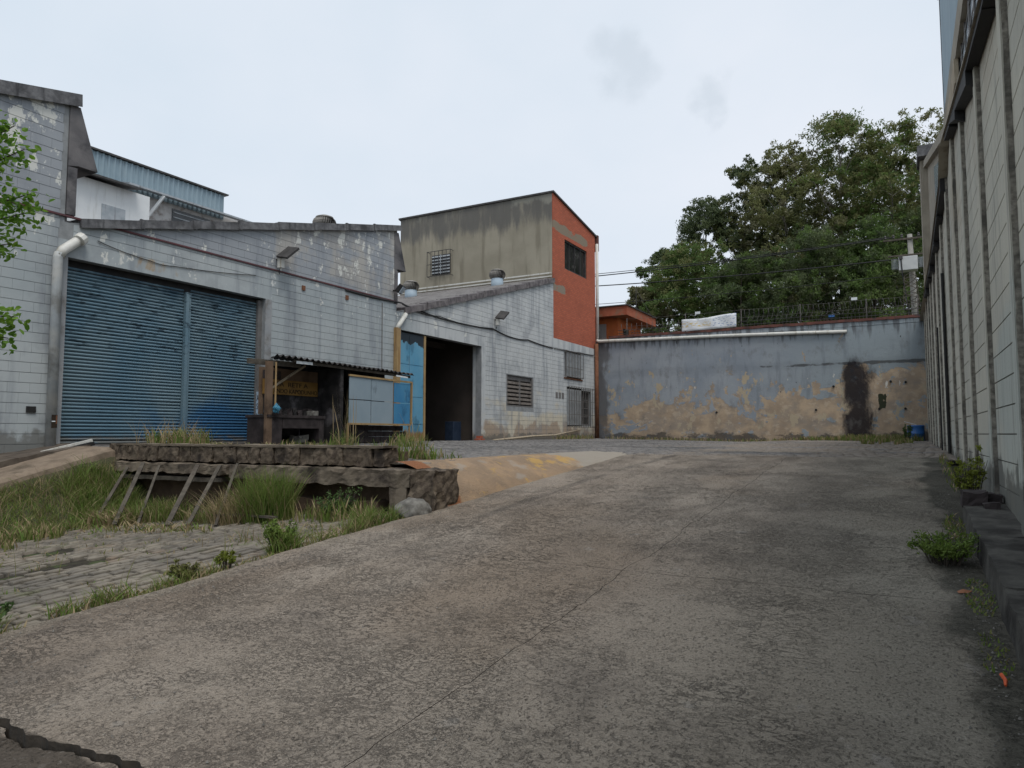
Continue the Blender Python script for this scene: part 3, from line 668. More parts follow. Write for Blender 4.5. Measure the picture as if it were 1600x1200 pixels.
rects = [q for q in block_rects(-2.8, 8.06, .4, lambda y: z_roof(y, 'A') - .14, NOBLK, .4, .2) + block_rects(8.06, 19.03, .4, lambda y: z_roof(max(y, 8.3), 'B') - .08, NOBLK, .4, .2)
         + block_rects(19.05, 31.4, .4, lambda y: z_roof(y, 'C') - .08, NOBLK, .4, .2)]
lay_blocks(rects, fwall, FX - .05, FX, 'block', .011, .0035, .4, .2)
# lintels and jambs
MB().box(FX - .27, FX + .004, 8.0, 13.62, 5.243, 5.597).build('lintel', 'block', fac)
MB().box(FX - .27, FX + .004, 19.05, 24.9, 5.163, 5.577).build('lintel', 'block', fac)
MB().box(FX - .275, FX + .008, 8.005, 8.215, .9, 5.241).build('door_jamb', 'jamb', fac)
MB().box(FX - .275, FX + .008, 13.405, 13.62, 1.2, 5.241).build('door_jamb', 'jamb', fac)
MB().box(FX - .42, FX + .008, 24.605, 24.9, 1.2, 5.161).build('door_jamb', 'block', fac)
MB().box(FX - .275, FX + .006, 19.055, 19.295, 1.2, 5.161).build('door_jamb', 'block', fac)
o = MB().box(FX - .118, FX + .012, 13.27, 13.400, 1.32, 2.72).build('painted_patch', 'post_blue', fac); o['label'] = 'pale blue painted patch at the foot of the door jamb'
# ledge line and roof edge tiles
for a, b in ((-3, 8.1), (8.1, 14), (14, 19.3)): MB().box(FX - .02, FX + .035, a + .002, b - .002, 6.065, 6.105).build('ledge_strip', 'red_line', fac)
def cap_tiles(bay, y0, y1, n, h, mat, off=0):
    for k in range(n):
        a = y0 + (y1 - y0) * k / n; b = y0 + (y1 - y0) * (k + 1) / n + .05; za, zb = z_roof(a, bay) + off + .012, z_roof(b, bay) + off - .012
        t = random.uniform(-.012, .012); x1 = FX + .10 + (k % 2) * .012 + t
        mb = MB()
        mb.hexa([(FX - .5, a, za - .03), (x1, a, za - h), (x1, b, zb - h), (FX - .5, b, zb - .03), (FX - .5, a, za + .05), (x1 - .02, a, za + .03 + t), (x1 - .02, b, zb + .03 + t), (FX - .5, b, zb + .05)])
        if k < n - 1: mb.hexa([(x1 - .04, b - .09, zb - h - .01), (x1 + .016, b - .09, zb - h - .01), (x1 + .016, b + .0, zb - h - .01), (x1 - .04, b, zb - h - .01), (x1 - .06, b - .09, zb + .05), (x1 + .003, b - .09, zb + .045 + t), (x1 + .003, b, zb + .045 + t), (x1 - .06, b, zb + .05)])
        mb.build('edge_tile', mat, fac)
cap_tiles('A', -3, 8.27, 7, .24, 'tile'); cap_tiles('B', 8.42, 19.10, 8, .17, 'tile'); cap_tiles('C', 19.45, 31.36, 9, .20, 'tile_c')
# glazing ends of the saw teeth (slanted fins) and wall ends
def tooth_end(y, bay, zlow):
    zt = z_roof(y, bay)
    MB().prism([(y - .17, zt - .24), (y + .04, zt - .24), (y + .45, zt - 1.5), (y + .04, zt - 1.5), (y - .16, zt - 1.55)], FX - .10, FX + .02).build('tooth_end', 'fin', fac)
    MB().box(FX - .25, FX + .012, y - .155, y + .03, zlow, zt - 1.552).build('tooth_end', 'fin', fac)
    MB().hexa([(-28, y + .04, zt - 1.5), (FX - .102, y + .04, zt - 1.5), (FX - .102, y + .45, zt - 1.5), (-28, y + .45, zt - 1.5), (-28, y - .1, zt - .02), (FX - .102, y - .1, zt - .02), (FX - .102, y + .04, zt - .1), (-28, y + .04, zt - .1)]).build('tooth_glazing', 'fin', fac)
    MB().box(-28, FX - .27, y - .10, y + .02, zlow - .6, zt - 1.505).build('tooth_wall', 'shade_wall', fac)
tooth_end(8.29, 'A', 6.13); tooth_end(19.06, 'B', 6.0)
def wavy_roof(name, bay, y0, y1, x0, x1, mat):
    n = int((x1 - x0) / .03); V = []
    for y in np.linspace(y0, y1, 5):
        for i in range(n + 1): x = x0 + (x1 - x0) * i / n; V.append((x, y, z_roof(y, bay) + .03 + .025 * math.sin(x * 2 * math.pi / .177)))
    W = n + 1
    MB().add(V, [(j * W + i, j * W + i + 1, (j + 1) * W + i + 1, (j + 1) * W + i) for j in range(4) for i in range(n)]).build(name, mat, fac, True)
wavy_roof('roof_sheet', 'A', -6, 8.3, -28, FX - .3, 'roofsheet'); wavy_roof('roof_sheet', 'B', 8.35, 19.1, -28, FX - .3, 'roofsheet'); wavy_roof('roof_sheet', 'C', 19.1, 31.38, -28, FX - .3, 'roofsheet')
mb = MB()
for k, z in enumerate((.14, .30)): mb.bar((-27, 31.30 - k * .03, 9.25 + z), (FX - .05, 31.30 - k * .03, 9.25 + z), .05, .07)
mb.build('roof_flashing', 'pvc', fac)
# interior of the open bay: floor, walls, ceiling so the doorway reads as a deep dark room
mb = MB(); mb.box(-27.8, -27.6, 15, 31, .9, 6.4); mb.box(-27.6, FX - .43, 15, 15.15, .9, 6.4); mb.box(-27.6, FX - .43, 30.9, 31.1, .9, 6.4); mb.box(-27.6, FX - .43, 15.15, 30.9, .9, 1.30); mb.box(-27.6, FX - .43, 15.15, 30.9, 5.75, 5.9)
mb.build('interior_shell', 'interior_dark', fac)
mb = MB(); mb.box(-19.6, -19.4, 24.0, 30.8, 1.31, 5.74); mb.box(-19.6, -19.4, 16, 20.2, 1.31, 5.74); mb.box(-19.6, -19.4, 20.2, 24.0, 4.55, 5.74)
mb.build('inner_partition', 'interior', fac)
mb = MB(); mb.box(-19.39, -19.3, 20.1, 24.3, 4.5, 4.68); mb.box(-19.39, -19.3, 23.95, 24.12, 1.32, 4.5); mb.box(-19.4, -15.45, 24.93, 25.1, 1.31, 5.74); mb.box(-17.2, -17.0, 19.4, 24.92, 5.2, 5.42)
mb.build('inner_frame', 'interior', fac)
# a closed body behind the front shutters and over the left bay
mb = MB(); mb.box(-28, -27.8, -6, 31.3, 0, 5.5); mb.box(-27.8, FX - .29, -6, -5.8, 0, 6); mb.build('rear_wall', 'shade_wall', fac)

# ---- blue roller shutters: each slat its own piece
def slat_mesh(width, h, mat):
    prof = [(-.012, 0), (.004, .002), (.022, h * .18), (.034, h * .42), (.032, h * .62), (.020, h * .80), (-.002, h * .90), (-.012, h)]
    V = [(x, y, z) for y in (0, width) for x, z in prof] ; n = len(prof)
    F = [(i, n + i, n + i + 1, i + 1) for i in range(n - 1)]
    V += [(-.012, y, z) for y in (0, width) for z in (0, h)]; b = 2 * n
    F += [(n - 1, 2 * n - 1, b + 3, b + 1), (b, b + 2, n, 0), (b + 1, b + 3, b + 2, b)]
    m = MB().add(V, F).mesh('slat'); m.materials.append(MT[mat]); return m
sh = MB().box(FX - .24, FX - .20, 8.23, 13.39, 5.02, 5.238).build('shutter_box', 'black', fac)
for (a, b, nm, lowz) in ((8.26, 11.06, 'roller_shutter', 1.33), (11.24, 13.26, 'roller_shutter', 1.36)):
    s_ = MB().box(FX - .245, FX - .225, a, b, lowz, 5.05).build(nm, 'black', fac)
    h = .0745; me = slat_mesh(b - a - .004, h, 'shutter'); k = 0
    while lowz + .05 + (k + 1) * h < 5.15:
        o = link('slat', me, s_); o.location = (FX - .215 + random.gauss(0, .0025), a + .002, lowz + .05 + k * h); o.rotation_euler = (random.gauss(0, .0007), random.gauss(0, .012), 0); k += 1
    MB().box(FX - .235, FX - .17, a + .003, b - .003, lowz - .01, lowz + .045).build('bottom_rail', 'frame_grey', s_)
mb = MB(); mb.box(FX - .23, FX - .10, 11.07, 11.15, 1.3, 5.02); mb.box(FX - .23, FX - .14, 11.15, 11.23, 1.3, 5.02); mb.build('centre_post', 'shutter', fac)
MB().box(FX - .24, FX - .12, 13.27, 13.40, 1.3, 5.2).build('guide_rail', 'frame_grey', fac); MB().box(FX - .24, FX - .15, 8.222, 8.256, 1.2, 5.2).build('guide_rail', 'shutter', fac)
MB().box(FX - .6, FX + .3, 8.2, 13.5, .9, 1.335).build('threshold', 'old_conc', fac)
# ---- blue sliding door of the open bay
dl = MB().box(FX - .10, FX - .06, 19.32, 20.74, 1.36, 5.10).build('sliding_door', 'door_blue', fac)
for (a, b, z0, z1) in ((19.34, 19.86, 4.02, 5.05), (19.87, 20.68, 4.02, 5.05), (19.34, 19.86, 2.62, 4.0), (19.87, 20.68, 2.9, 4.0), (19.34, 20.1, 1.45, 2.6), (20.11, 20.68, 1.95, 2.88), (20.11, 20.68, 1.45, 1.93)):
    MB().box(FX - .058, FX - .048, a, b - .012, z0, z1 - .012).build('door_panel', 'door_blue', dl)
MB().box(FX - .12, FX - .03, 20.70, 20.80, 1.34, 5.12).build('door_stile', 'ochre', dl)
MB().box(FX - .10, FX - .035, 19.32, 20.70, 1.34, 1.44).build('door_rail', 'ochre', dl)
# ---- louvred window, drain pipes, cables, small brackets on the wall
lw = MB().box(FX - .26, FX - .20, 26.72, 29.19, 2.81, 4.16).build('louvre_window', 'frame_grey', fac)
mb = MB()
for (a, b, c, e) in ((26.715, 26.80, 2.805, 4.165), (29.11, 29.195, 2.805, 4.165)): mb.box(FX - .198, FX - .02, a, b, c, e)
mb.box(FX - .198, FX - .03, 27.91, 28.0, 2.9, 3.96); mb.box(FX - .198, FX - .02, 26.802, 29.108, 2.805, 2.86); mb.box(FX - .198, FX - .10, 26.802, 29.108, 3.98, 4.165)
mb.build('frame', 'frame_grey', lw)
for half in (0, 1):
    a = 26.82 + half * 1.19
    for k in range(6):
        z = 2.92 + k * .175; MB().hexa([(FX - .17, a, z + .10), (FX - .035, a, z), (FX - .035, a + 1.07, z), (FX - .17, a + 1.07, z + .10), (FX - .17, a, z + .125), (FX - .03, a, z + .09), (FX - .03, a + 1.07, z + .09), (FX - .17, a + 1.07, z + .125)]).build('louvre', 'shutter_louver', lw)
def pipe_obj(name, pts, r, mat, parent, n=10): return MB().tube(pts, r, n).build(name, mat, parent, True)
dp = pipe_obj('drain_pipe', [(FX + .10, 7.98, 1.3), (FX + .09, 7.97, 5.16), (FX + .09, 8.0, 5.26)], .095, 'pvc_worn', fac)
pipe_obj('elbow', [(FX + .09, 7.99, 5.2), (FX + .09, 8.06, 5.34), (FX + .05, 8.36, 5.60), (FX + .03, 8.44, 5.68)], .10, 'pvc', dp)
MB().tube([(FX + .09, 8.37, 5.61), (FX + .07, 8.46, 5.70)], .125, 10).build('pipe_socket', 'pvc', dp)
st = MB().box(FX + .195, FX + .20, 7.93, 8.04, 1.72, 1.98).build('sticker', 'ink', dp); MB().box(FX + .201, FX + .203, 7.93, 8.0, 1.84, 1.86).build('sticker_mark', 'white_paint', st); MB().box(FX + .201, FX + .203, 8.01, 8.035, 1.80, 1.97).build('sticker_mark', 'rust', st)
dp2 = MB().box(FX + .01, FX + .15, 18.90, 19.10, 1.34, 5.18).build('drain_pipe', 'ochre', fac)
pipe_obj('elbow', [(FX + .08, 19.0, 5.16), (FX + .08, 19.12, 5.32), (FX + .05, 19.5, 5.72)], .08, 'pvc', dp2)
MB().tube([(FX + .012, 18.28, 5.93), (FX + .012, 18.3, 3.5)], .014, 6).build('conduit', 'frame_grey', fac)
for y, z in ((14.76, 5.78), (16.58, 5.81)): MB().box(FX - .01, FX + .03, y - .06, y + .06, z - .07, z + .07).build('bracket', 'rust', fac)
MB().box(FX - .002, FX + .03, 7.55, 7.72, 2.02, 2.14).build('wall_box', 'black', fac)
def wire(name, pts, r, mat, parent, sag=0, n=5, seg=6):
    P = []
    for a, b in zip(pts, pts[1:]):
        for k in range(seg): t = k / seg; q = Vector(a).lerp(Vector(b), t); q.z -= sag * 4 * t * (1 - t); P.append(q)
    P.append(Vector(pts[-1])); return MB().tube(P, r, n).build(name, mat, parent, True)
wire('cable', [(FX + .03, 16.5, 6.03), (FX + .03, 19.3, 6.08), (FX + .03, 19.92, 6.03), (FX + .03, 21.99, 5.88), (FX + .03, 25.61, 5.98), (FX + .03, 27.23, 5.82), (FX + .03, 28.63, 5.9), (FX + .03, 31.3, 5.80)], .026, 'cable', fac, .03)
wire('cable', [(FX + .04, 19.3, 6.04), (FX + .04, 21.5, 5.95), (FX + .04, 25.5, 6.02)], .018, 'cable', fac, .10)
wire('cable', [(FX + .02, 8.8, 5.72), (FX + .02, 10.02, 5.55), (FX + .02, 10.62, 5.55), (FX + .02, 13.03, 5.81)], .009, 'cable', fac, .03)

# ================================================================== RED BRICK BUILDING
BY0, BY1 = 31.4, 36.85
br = empty('brick_building', (-15, 34, 1.3), 'tall building with orange-red brick front and stained tan side wall', 'building')
btop = lambda y: 13.62 - .165 * (y - BY0)
mb = MB(); mb.prism([(BY0 + .002, 6.34), (BY0 + .2, 6.34), (BY0 + .2, btop(BY0 + .2)), (BY0 + .002, btop(BY0))], -24.5, FX - .055); mb.build('side_wall', 'tan', br)
BO = [(32.76, 35.68, 10.05, 11.6), (32.69, 34.79, 4.56, 5.80), (32.97, 36.15, 2.05, 3.90)]
mb = MB(); wall_core(mb, BY0 + .002, BY1, 6.32, btop, [BO[0]], FX - .05, FX + .004); mb.build('brick_front', 'brick', br)
mb = MB(); wall_core(mb, BY0 + .21, BY1 - .21, 6.34, lambda y: btop(y) - .02, [BO[0]], FX - .3, FX - .052); mb.build('inner_leaf', 'tan', br)
mb = MB(); wall_core(mb, BY0 + .002, BY1, .9, lambda y: 6.31, BO[1:], FX - .3, FX - .012); lw_ = mb.build('lower_wall', 'mortar', br)
cuts = [(32.69, 34.79, 4.52, 5.84), (32.97, 36.15, 2.0, 3.94)]
lay_blocks(block_rects(BY0, BY1, 1.0, lambda y: 5.86, cuts, .4, .2), lw_, FX - .05, FX, 'block', .011, .0035, .4, .2)
MB().box(FX - .2, FX + .006, BY0 - .6, BY1, 5.87, 6.318).build('band', 'block', br)
mb = MB(); mb.box(-24.5, FX - .31, BY1 - .2, BY1, 1, 12.6); mb.box(-24.5, -24.3, BY0 + .21, BY1 - .21, 1, 12.6); mb.build('rear_wall', 'tan', br)
MB().hexa([(-24.6, BY0 - .08, btop(BY0) + .01), (FX + .08, BY0 - .08, btop(BY0) + .01), (FX + .08, BY1 + .15, btop(BY1) - .01), (-24.6, BY1 + .15, btop(BY1) - .01), (-24.6, BY0 - .08, btop(BY0) + .1), (FX + .08, BY0 - .08, btop(BY0) + .1), (FX + .08, BY1 + .15, btop(BY1) + .09), (-24.6, BY1 + .15, btop(BY1) + .09)]).build('roof', 'dark_metal', br)
MB().box(FX - .4, FX + .10, BY1 + .16, BY1 + .38, 11.95, 12.85).build('gutter_end', 'cap_red', br)
def window(parent, y0, y1, z0, z1, glass, frame, mul, name='window', x=FX, inset=.2):
    g = MB().box(x - inset - .02, x - inset, y0, y1, z0, z1).build(name, glass, parent); mb = MB(); t = .055
    mb.box(x - inset + .002, x - inset + .07, y0, y0 + t, z0, z1); mb.box(x - inset + .002, x - inset + .07, y1 - t, y1, z0, z1)
    mb.box(x - inset + .002, x - inset + .07, y0 + t, y1 - t, z0, z0 + t); mb.box(x - inset + .002, x - inset + .07, y0 + t, y1 - t, z1 - t, z1); mb.build('frame', frame, g)
    for k in range(mul[0]):
        y = y0 + (y1 - y0) * (k + 1) / (mul[0] + 1); MB().box(x - inset + .003, x - inset + .05, y - .02, y + .02, z0 + t, z1 - t).build('mullion', frame, g)
    for k in range(mul[1]):
        z = z0 + (z1 - z0) * (k + 1) / (mul[1] + 1); MB().box(x - inset + .004, x - inset + .045, y0 + t, y1 - t, z - .015, z + .015).build('glazing_bar', frame, g)
    return g
window(br, 32.78, 35.66, 10.07, 11.58, 'glass_dark', 'dark_metal', (3, 0), inset=.12)
window(br, 32.71, 34.77, 4.58, 5.78, 'glass', 'frame_grey', (2, 0))
window(br, 32.99, 36.13, 2.07, 3.88, 'glass_dark', 'frame_grey', (3, 3))
def grille(parent, y0, y1, z0, z1, n, rails, xo=.10):
    g = MB(); 
    for z in rails: g.box(FX + xo - .012, FX + xo + .012, y0, y1, z - .014, z + .014)
    for y in (y0, y1):
        for z in (z0 + .05, z1 - .05): g.box(FX - .02, FX + xo - .013, y - .01, y + .01, z - .01, z + .01)
    go = g.build('window_grille', 'bars', parent)
    for k in range(n):
        y = y0 + (y1 - y0) * k / (n - 1); MB().box(FX + xo + .013, FX + xo + .035, y - .012, y + .012, z0, z1).build('bar', 'bars', go)
grille(br, 32.62, 34.85, 4.5, 5.86, 7, (4.52, 5.0, 5.84), .09)
grille(br, 32.9, 36.25, 1.93, 4.05, 12, (1.95, 2.6, 3.3, 4.03), .14)
MB().box(FX - .002, FX + .05, 32.6, 34.9, 4.40, 4.47).build('sill', 'rust', br)
# side window in the tan wall, behind a cage
sw_ = MB().box(-22.3, -21.1, BY0 - .035, BY0 - .012, 10.22, 11.3).build('side_window', 'glass', br)
for k in range(6): MB().obox((-21.7, BY0 - .06, 10.32 + k * .175), (1.16, .03, .10), Matrix.Rotation(R(-35), 3, 'X')).build('louvre', 'zinc', sw_)
MB().box(-21.725, -21.675, BY0 - .10, BY0 - .08, 10.22, 11.3).build('mullion', 'zinc', sw_)
mb = MB()
for x in np.linspace(-22.45, -20.95, 7): mb.box(x - .012, x + .012, BY0 - .30, BY0 - .28, 10.1, 11.45)
for z in (10.1, 10.75, 11.45): mb.box(-22.47, -20.93, BY0 - .312, BY0 - .29, z - .015, z + .015)
for x in (-22.46, -20.94):
    for z in (10.1, 11.45): mb.box(x - .01, x + .01, BY0 - .29, BY0, z - .012, z + .012)
mb.build('window_cage', 'dark_metal', sw_)
# drain pipe at the corner
dpb = pipe_obj('drain_pipe', [(FX + .10, BY1 + .06, 6.75), (FX + .10, BY1 + .06, 12.3)], .085, 'pvc', br)
pipe_obj('rusty_pipe', [(FX + .13, 36.66, 1.25), (FX + .13, 36.66, 6.6)], .11, 'rust', br)
wire('cable', [(FX + .03, 31.42, 5.80), (FX + .03, 34.57, 5.90), (FX + .03, 36.5, 5.95)], .02, 'cable', br, .02)
for k in range(3): MB().box(FX + .001, FX + .012, 31.62 + k * .36, 31.86 + k * .36, 3.36, 3.66).build('number_plate', 'frame_grey', br)

# ================================================================== BACK WALL
WY = 36.85
bw_ = empty('boundary_wall', (-7, WY, 1.3), 'high grey wall with peeling paint, bare tan plaster and a soot stain', 'wall')
V = []; nx, nz = 80, 28
for k in range(nz + 1):
    for i in range(nx + 1):
        x = -14.98 + 15.9 * i / nx; z = .9 + 5.75 * k / nz
        V.append((x, WY + .012 * mnoise.noise(Vector((x * .9, z * .9, 1))) + (.03 if z < 4.95 else .0) - .0 + .006 * mnoise.noise(Vector((x * 4, z * 4, 2))), z))
W = nx + 1; F = [(k * W + i, k * W + i + 1, (k + 1) * W + i + 1, (k + 1) * W + i) for k in range(nz) for i in range(nx)]
mb = MB().add(V, F); mb.box(-14.98, .92, WY + .06, WY + .3, .9, 6.65); mb.build('plaster_face', 'backwall', bw_, True)
mb = MB(); rbox(mb, -14.98, .92, WY - .015, WY + .3, 6.66, 6.86, (60, 2, 2), .02, 2, 3); mb.build('top_course', 'backwall', bw_)
mb = MB(); rbox(mb, -14.2, .92, WY - .06, WY + .33, 6.87, 7.0, (60, 2, 1), .03, 1.5, 9); mb.build('coping', 'cap_red', bw_)
for x, z in ((-8.4, 2.7), (-2.9, 3.85), (-.5, 4.0), (.05, 2.75), (.1, 3.95), (-3.7, 2.75), (-1.0, 2.75)): MB().tube([(x, WY - .02, z), (x, WY + .05, z)], .055, 8).build('weep_hole', 'black', bw_)
pw = pipe_obj('drain_pipe', [(FX + .12, WY - .10, 6.80), (FX + .22, WY - .11, 6.74), (-12, WY - .11, 6.68), (-8, WY - .10, 6.60), (-4.5, WY - .10, 6.50), (-2.25, WY - .10, 6.42)], .085, 'pvc', None)
tag(pw, 'long white plastic drain pipe running along the top of the peeling wall', 'pipe')
# spiked security fence with coiled wire on the wall
fe = empty('security_fence', (-3, WY + .1, 7.0), 'dark spiked security fence with coiled razor wire on top of the wall', 'fence')
mb = MB(); sp = MB()
for x in np.arange(-13.6, .8, .17):
    z = 6.98; sp.add([(x - .012, WY + .1, z), (x + .012, WY + .1, z), (x, WY + .12, z), (x, WY + .1, z + .42 + random.gauss(0, .02))], [(0, 1, 3), (1, 2, 3), (2, 0, 3)])
for z in (7.12, 7.3): mb.box(-13.7, .85, WY + .09, WY + .11, z - .012, z + .012)
sp.build('spikes', 'dark_metal', fe); mb.build('rail', 'dark_metal', fe)
for x in (-13.2, -9.95, -7.1, -4.3, -1.4, .7): MB().tube([(x, WY + .15, 6.95), (x, WY + .15, 7.95)], .025, 6).build('post', 'bars', fe)
for x0, x1 in ((-7.0, .85),):
    P = [(x0 + (x1 - x0) * t, WY + .18 + .24 * math.cos(t * 2 * math.pi * 34), 7.62 + .26 * math.sin(t * 2 * math.pi * 34) + .03 * math.sin(t * 40)) for t in np.linspace(0, 1, 34 * 12)]
    MB().tube(P, .010, 4).build('razor_coil', 'dark_metal', fe)
P = [(-13.6 + 6.4 * t, WY + .18 + .2 * math.cos(t * 2 * math.pi * 22), 7.45 + .2 * math.sin(t * 2 * math.pi * 22)) for t in np.linspace(0, 1, 22 * 12)]
MB().tube(P, .008, 4).build('razor_coil', 'bars', fe)
P = [(.45 + .35 * math.cos(t * 2 * math.pi * 7) * (1 - .3 * t), WY + .25 + .2 * math.sin(t * 22), 7.4 + 1.5 * t + .25 * math.sin(t * 2 * math.pi * 7)) for t in np.linspace(0, 1, 120)]
MB().tube(P, .016, 5).build('wire_tangle', 'wood', fe)
for z in (7.5, 7.9):
    wire('fence_wire', [(-13.2, WY + .15, z), (-9.95, WY + .15, z), (-7.1, WY + .15, z), (-4.3, WY + .15, z), (-1.4, WY + .15, z), (.7, WY + .15, z)], .006, 'bars', fe, .02)
for x, z in ((-1.9, 7.98), (-2.9, 7.25), (-9.3, 7.92)):
    MB().box(x - .13, x + .13, WY + .10, WY + .13, z - .06, z + .07).build('warning_plate', 'blue_plastic' if z < 7.5 else 'white_paint', fe)
# banner
n = NT('banner_print')
c = n.mix(n.mask((7, 7, 24), .56, .60, off=3, detail=3, z=[(7.05, 7.15, -.2, 0), (7.75, 7.85, 0, -.3)], x=[(-8.6, -8.45, -.3, 0)]), (.70, .72, .74), (.16, .24, .42))
c = n.mix(n.mask((5, 5, 20), .52, .57, off=6, detail=3, z=[(7.1, 7.2, -.3, 0), (7.4, 7.5, 0, -.4)], x=[(-8.6, -8.5, 0, -.4)]), c, (.62, .45, .14))
c = n.mix(n.mask((6, 6, 20), .56, .60, off=9, detail=3, z=[(7.45, 7.5, -.3, 0)], x=[(-8.6, -8.5, 0, -.4)]), c, (.35, .38, .42))
MT['banner'] = n.done(c, .8, n.noise(6, 4), .3, .03)
V = []; nx, nz = 26, 6
for k in range(nz + 1):
    for i in range(nx + 1):
        u, v = i / nx, k / nz; top = 7.58 + .17 * u + .015 * math.cos(u * 9) - .05 * (1 - abs(2 * u - 1)); bot = 6.96 + .06 * u
        V.append((-10.1 + 2.8 * u, WY - .08 + .02 * math.sin(u * 17 + v * 3), bot + (top - bot) * v))
W = nx + 1; ba = MB().add(V, [(k * W + i, k * W + i + 1, (k + 1) * W + i + 1, (k + 1) * W + i) for k in range(nz) for i in range(nx)]).build('banner', 'banner', None, True)
so = ba.modifiers.new('thick', 'SOLIDIFY'); so.thickness = .006
tag(ba, 'white cloth banner with faded blue and yellow print tied to the wall fence', 'banner')
# blue drum in the corner and the sticks in it
zd_ = float(z_up(.4, 36.1))
dr = MB().lathe([(.30, 0), (.335, .03), (.335, .30), (.35, .32), (.335, .34), (.335, .62), (.35, .65), (.33, .69), (.30, .69), (.29, .60)], (.42, 36.1, zd_), 22).build('plastic_drum', 'blue_plastic', None, True)
tag(dr, 'blue plastic drum standing in the far corner of the yard', 'drum')
st_ = MB().tube([(.35, 36.15, zd_ + .66), (.62, 36.5, zd_ + 1.45)], .014, 6).build('stick', 'wood_pale'); tag(st_, 'thin pale stick leaning out of the blue drum', 'stick')
st_ = MB().bar((.45, 36.0, zd_ + .705), (-.02, 35.95, zd_ + .85), .09, .02).build('white_board', 'white_paint'); tag(st_, 'short white board lying across the rim of the blue drum', 'board')

# ================================================================== BEYOND THE WALL
gh = empty('gatehouse', (-15, 40, 6.6), 'small orange gatehouse with flat overhanging roof behind the boundary wall', 'gatehouse')
mb = MB(); mb.box(-19.5, -14.25, 38.4, 42.5, 6.0, 8.28); mb.build('wall', 'orange_paint', gh)
MB().box(-20, -13.45, 37.7, 43, 8.285, 8.80).build('roof', 'orange_trim', gh); MB().box(-20.1, -13.38, 37.62, 43.1, 8.803, 8.87).build('roof_edge', 'dark_metal', gh)
dg = MB().box(-16.5, -14.95, 38.32, 38.398, 6.0, 7.95).build('door', 'door_grey', gh)
MB().box(-16.3, -15.15, 38.295, 38.318, 6.6, 7.7).build('door_panel', 'door_grey', dg); MB().box(-16.1, -15.3, 38.275, 38.293, 6.7, 7.55).build('door_panel', 'frame_grey', dg)
MB().box(-14.249, -14.20, 39.3, 40.1, 6.4, 7.75).build('window', 'glass_dark', gh)
ant = empty('roof_antenna', (-13.6, 39.8, 8.88), 'thin rooftop antenna mast with wire stays on the orange gatehouse', 'antenna')
MB().tube([(-13.6, 39.8, 8.85), (-13.62, 39.8, 10.2)], .025, 5).build('mast', 'dark_metal', ant)
wire('stay', [(-13.62, 39.8, 10.1), (-12.6, 39.8, 8.3)], .012, 'dark_metal', ant); wire('stay', [(-13.62, 39.8, 9.6), (-14.6, 39.8, 8.9)], .010, 'dark_metal', ant)
# utility pole with transformer
up_ = empty('utility_pole', (.75, 44, 5.9), 'pale concrete utility pole with crossarm and insulators behind the wall', 'utility pole')
MB().tube([(.75, 44, 5.9), (.58, 44, 12.5)], [.19, .13], 10).build('pole', 'pole_conc', up_, True)
mb = MB(); mb.box(-.7, 1.7, 43.8, 43.9, 12.2, 12.29); mb.box(-.5, 1.5, 43.8, 43.9, 11.3, 11.38); mb.build('crossarm', 'wood', up_)
for x in (-.6, -.2, .2, 1.0, 1.5): MB().lathe([(.03, 0), (.07, .03), (.05, .1), (.07, .14), (.03, .22)], (x, 43.86, 12.32), 8).build('insulator', 'dark_metal', up_)
tr = empty('transformer', (.35, 43.4, 10.2), 'white transformer box with cooling fins mounted on the utility pole', 'transformer')
MB().box(.0, .9, 43.0, 43.7, 10.35, 11.1).build('tank', 'transformer', tr, bevel=.03)
for k in range(5): MB().box(-.32 + k * .06, -.30 + k * .06, 43.05, 43.6, 10.45, 11.0).build('fin', 'zinc', tr); MB().box(.95 + k * .06, .97 + k * .06, 43.05, 43.6, 10.45, 11.0).build('fin', 'zinc', tr)
MB().tube([(.12, 42.98, 11.0), (.16, 42.98, 10.2), (.35, 43.2, 8.4), (.6, 43.7, 7.2)], .035, 6).build('lead_cable', 'cable', tr)
MB().box(.02, .2, 42.93, 42.99, 10.95, 11.12).build('fuse_box', 'dark_metal', tr)
for (nm, za, zb, lab) in ((0, 12.46, 12.85, 'topmost thin power cable strung from the utility pole past the trees'), (1, 12.40, 12.62, 'thick power cable strung just below the topmost cable from the utility pole'), (2, 11.42, 12.52, 'second thick power cable running from the lower crossarm of the utility pole'), (3, 10.3, 10.9, 'thin low cable crossing in front of the dark trees')):
    o = wire('power_cable', [(-.4 + .2 * nm, 43.86, za - (.25 if nm == 2 else 0)), (-36, 43.9, zb + .3)], (.022, .035, .035, .018)[nm], 'cable', None, .5, 5, 24); tag(o, lab, 'cable', 'power cables')

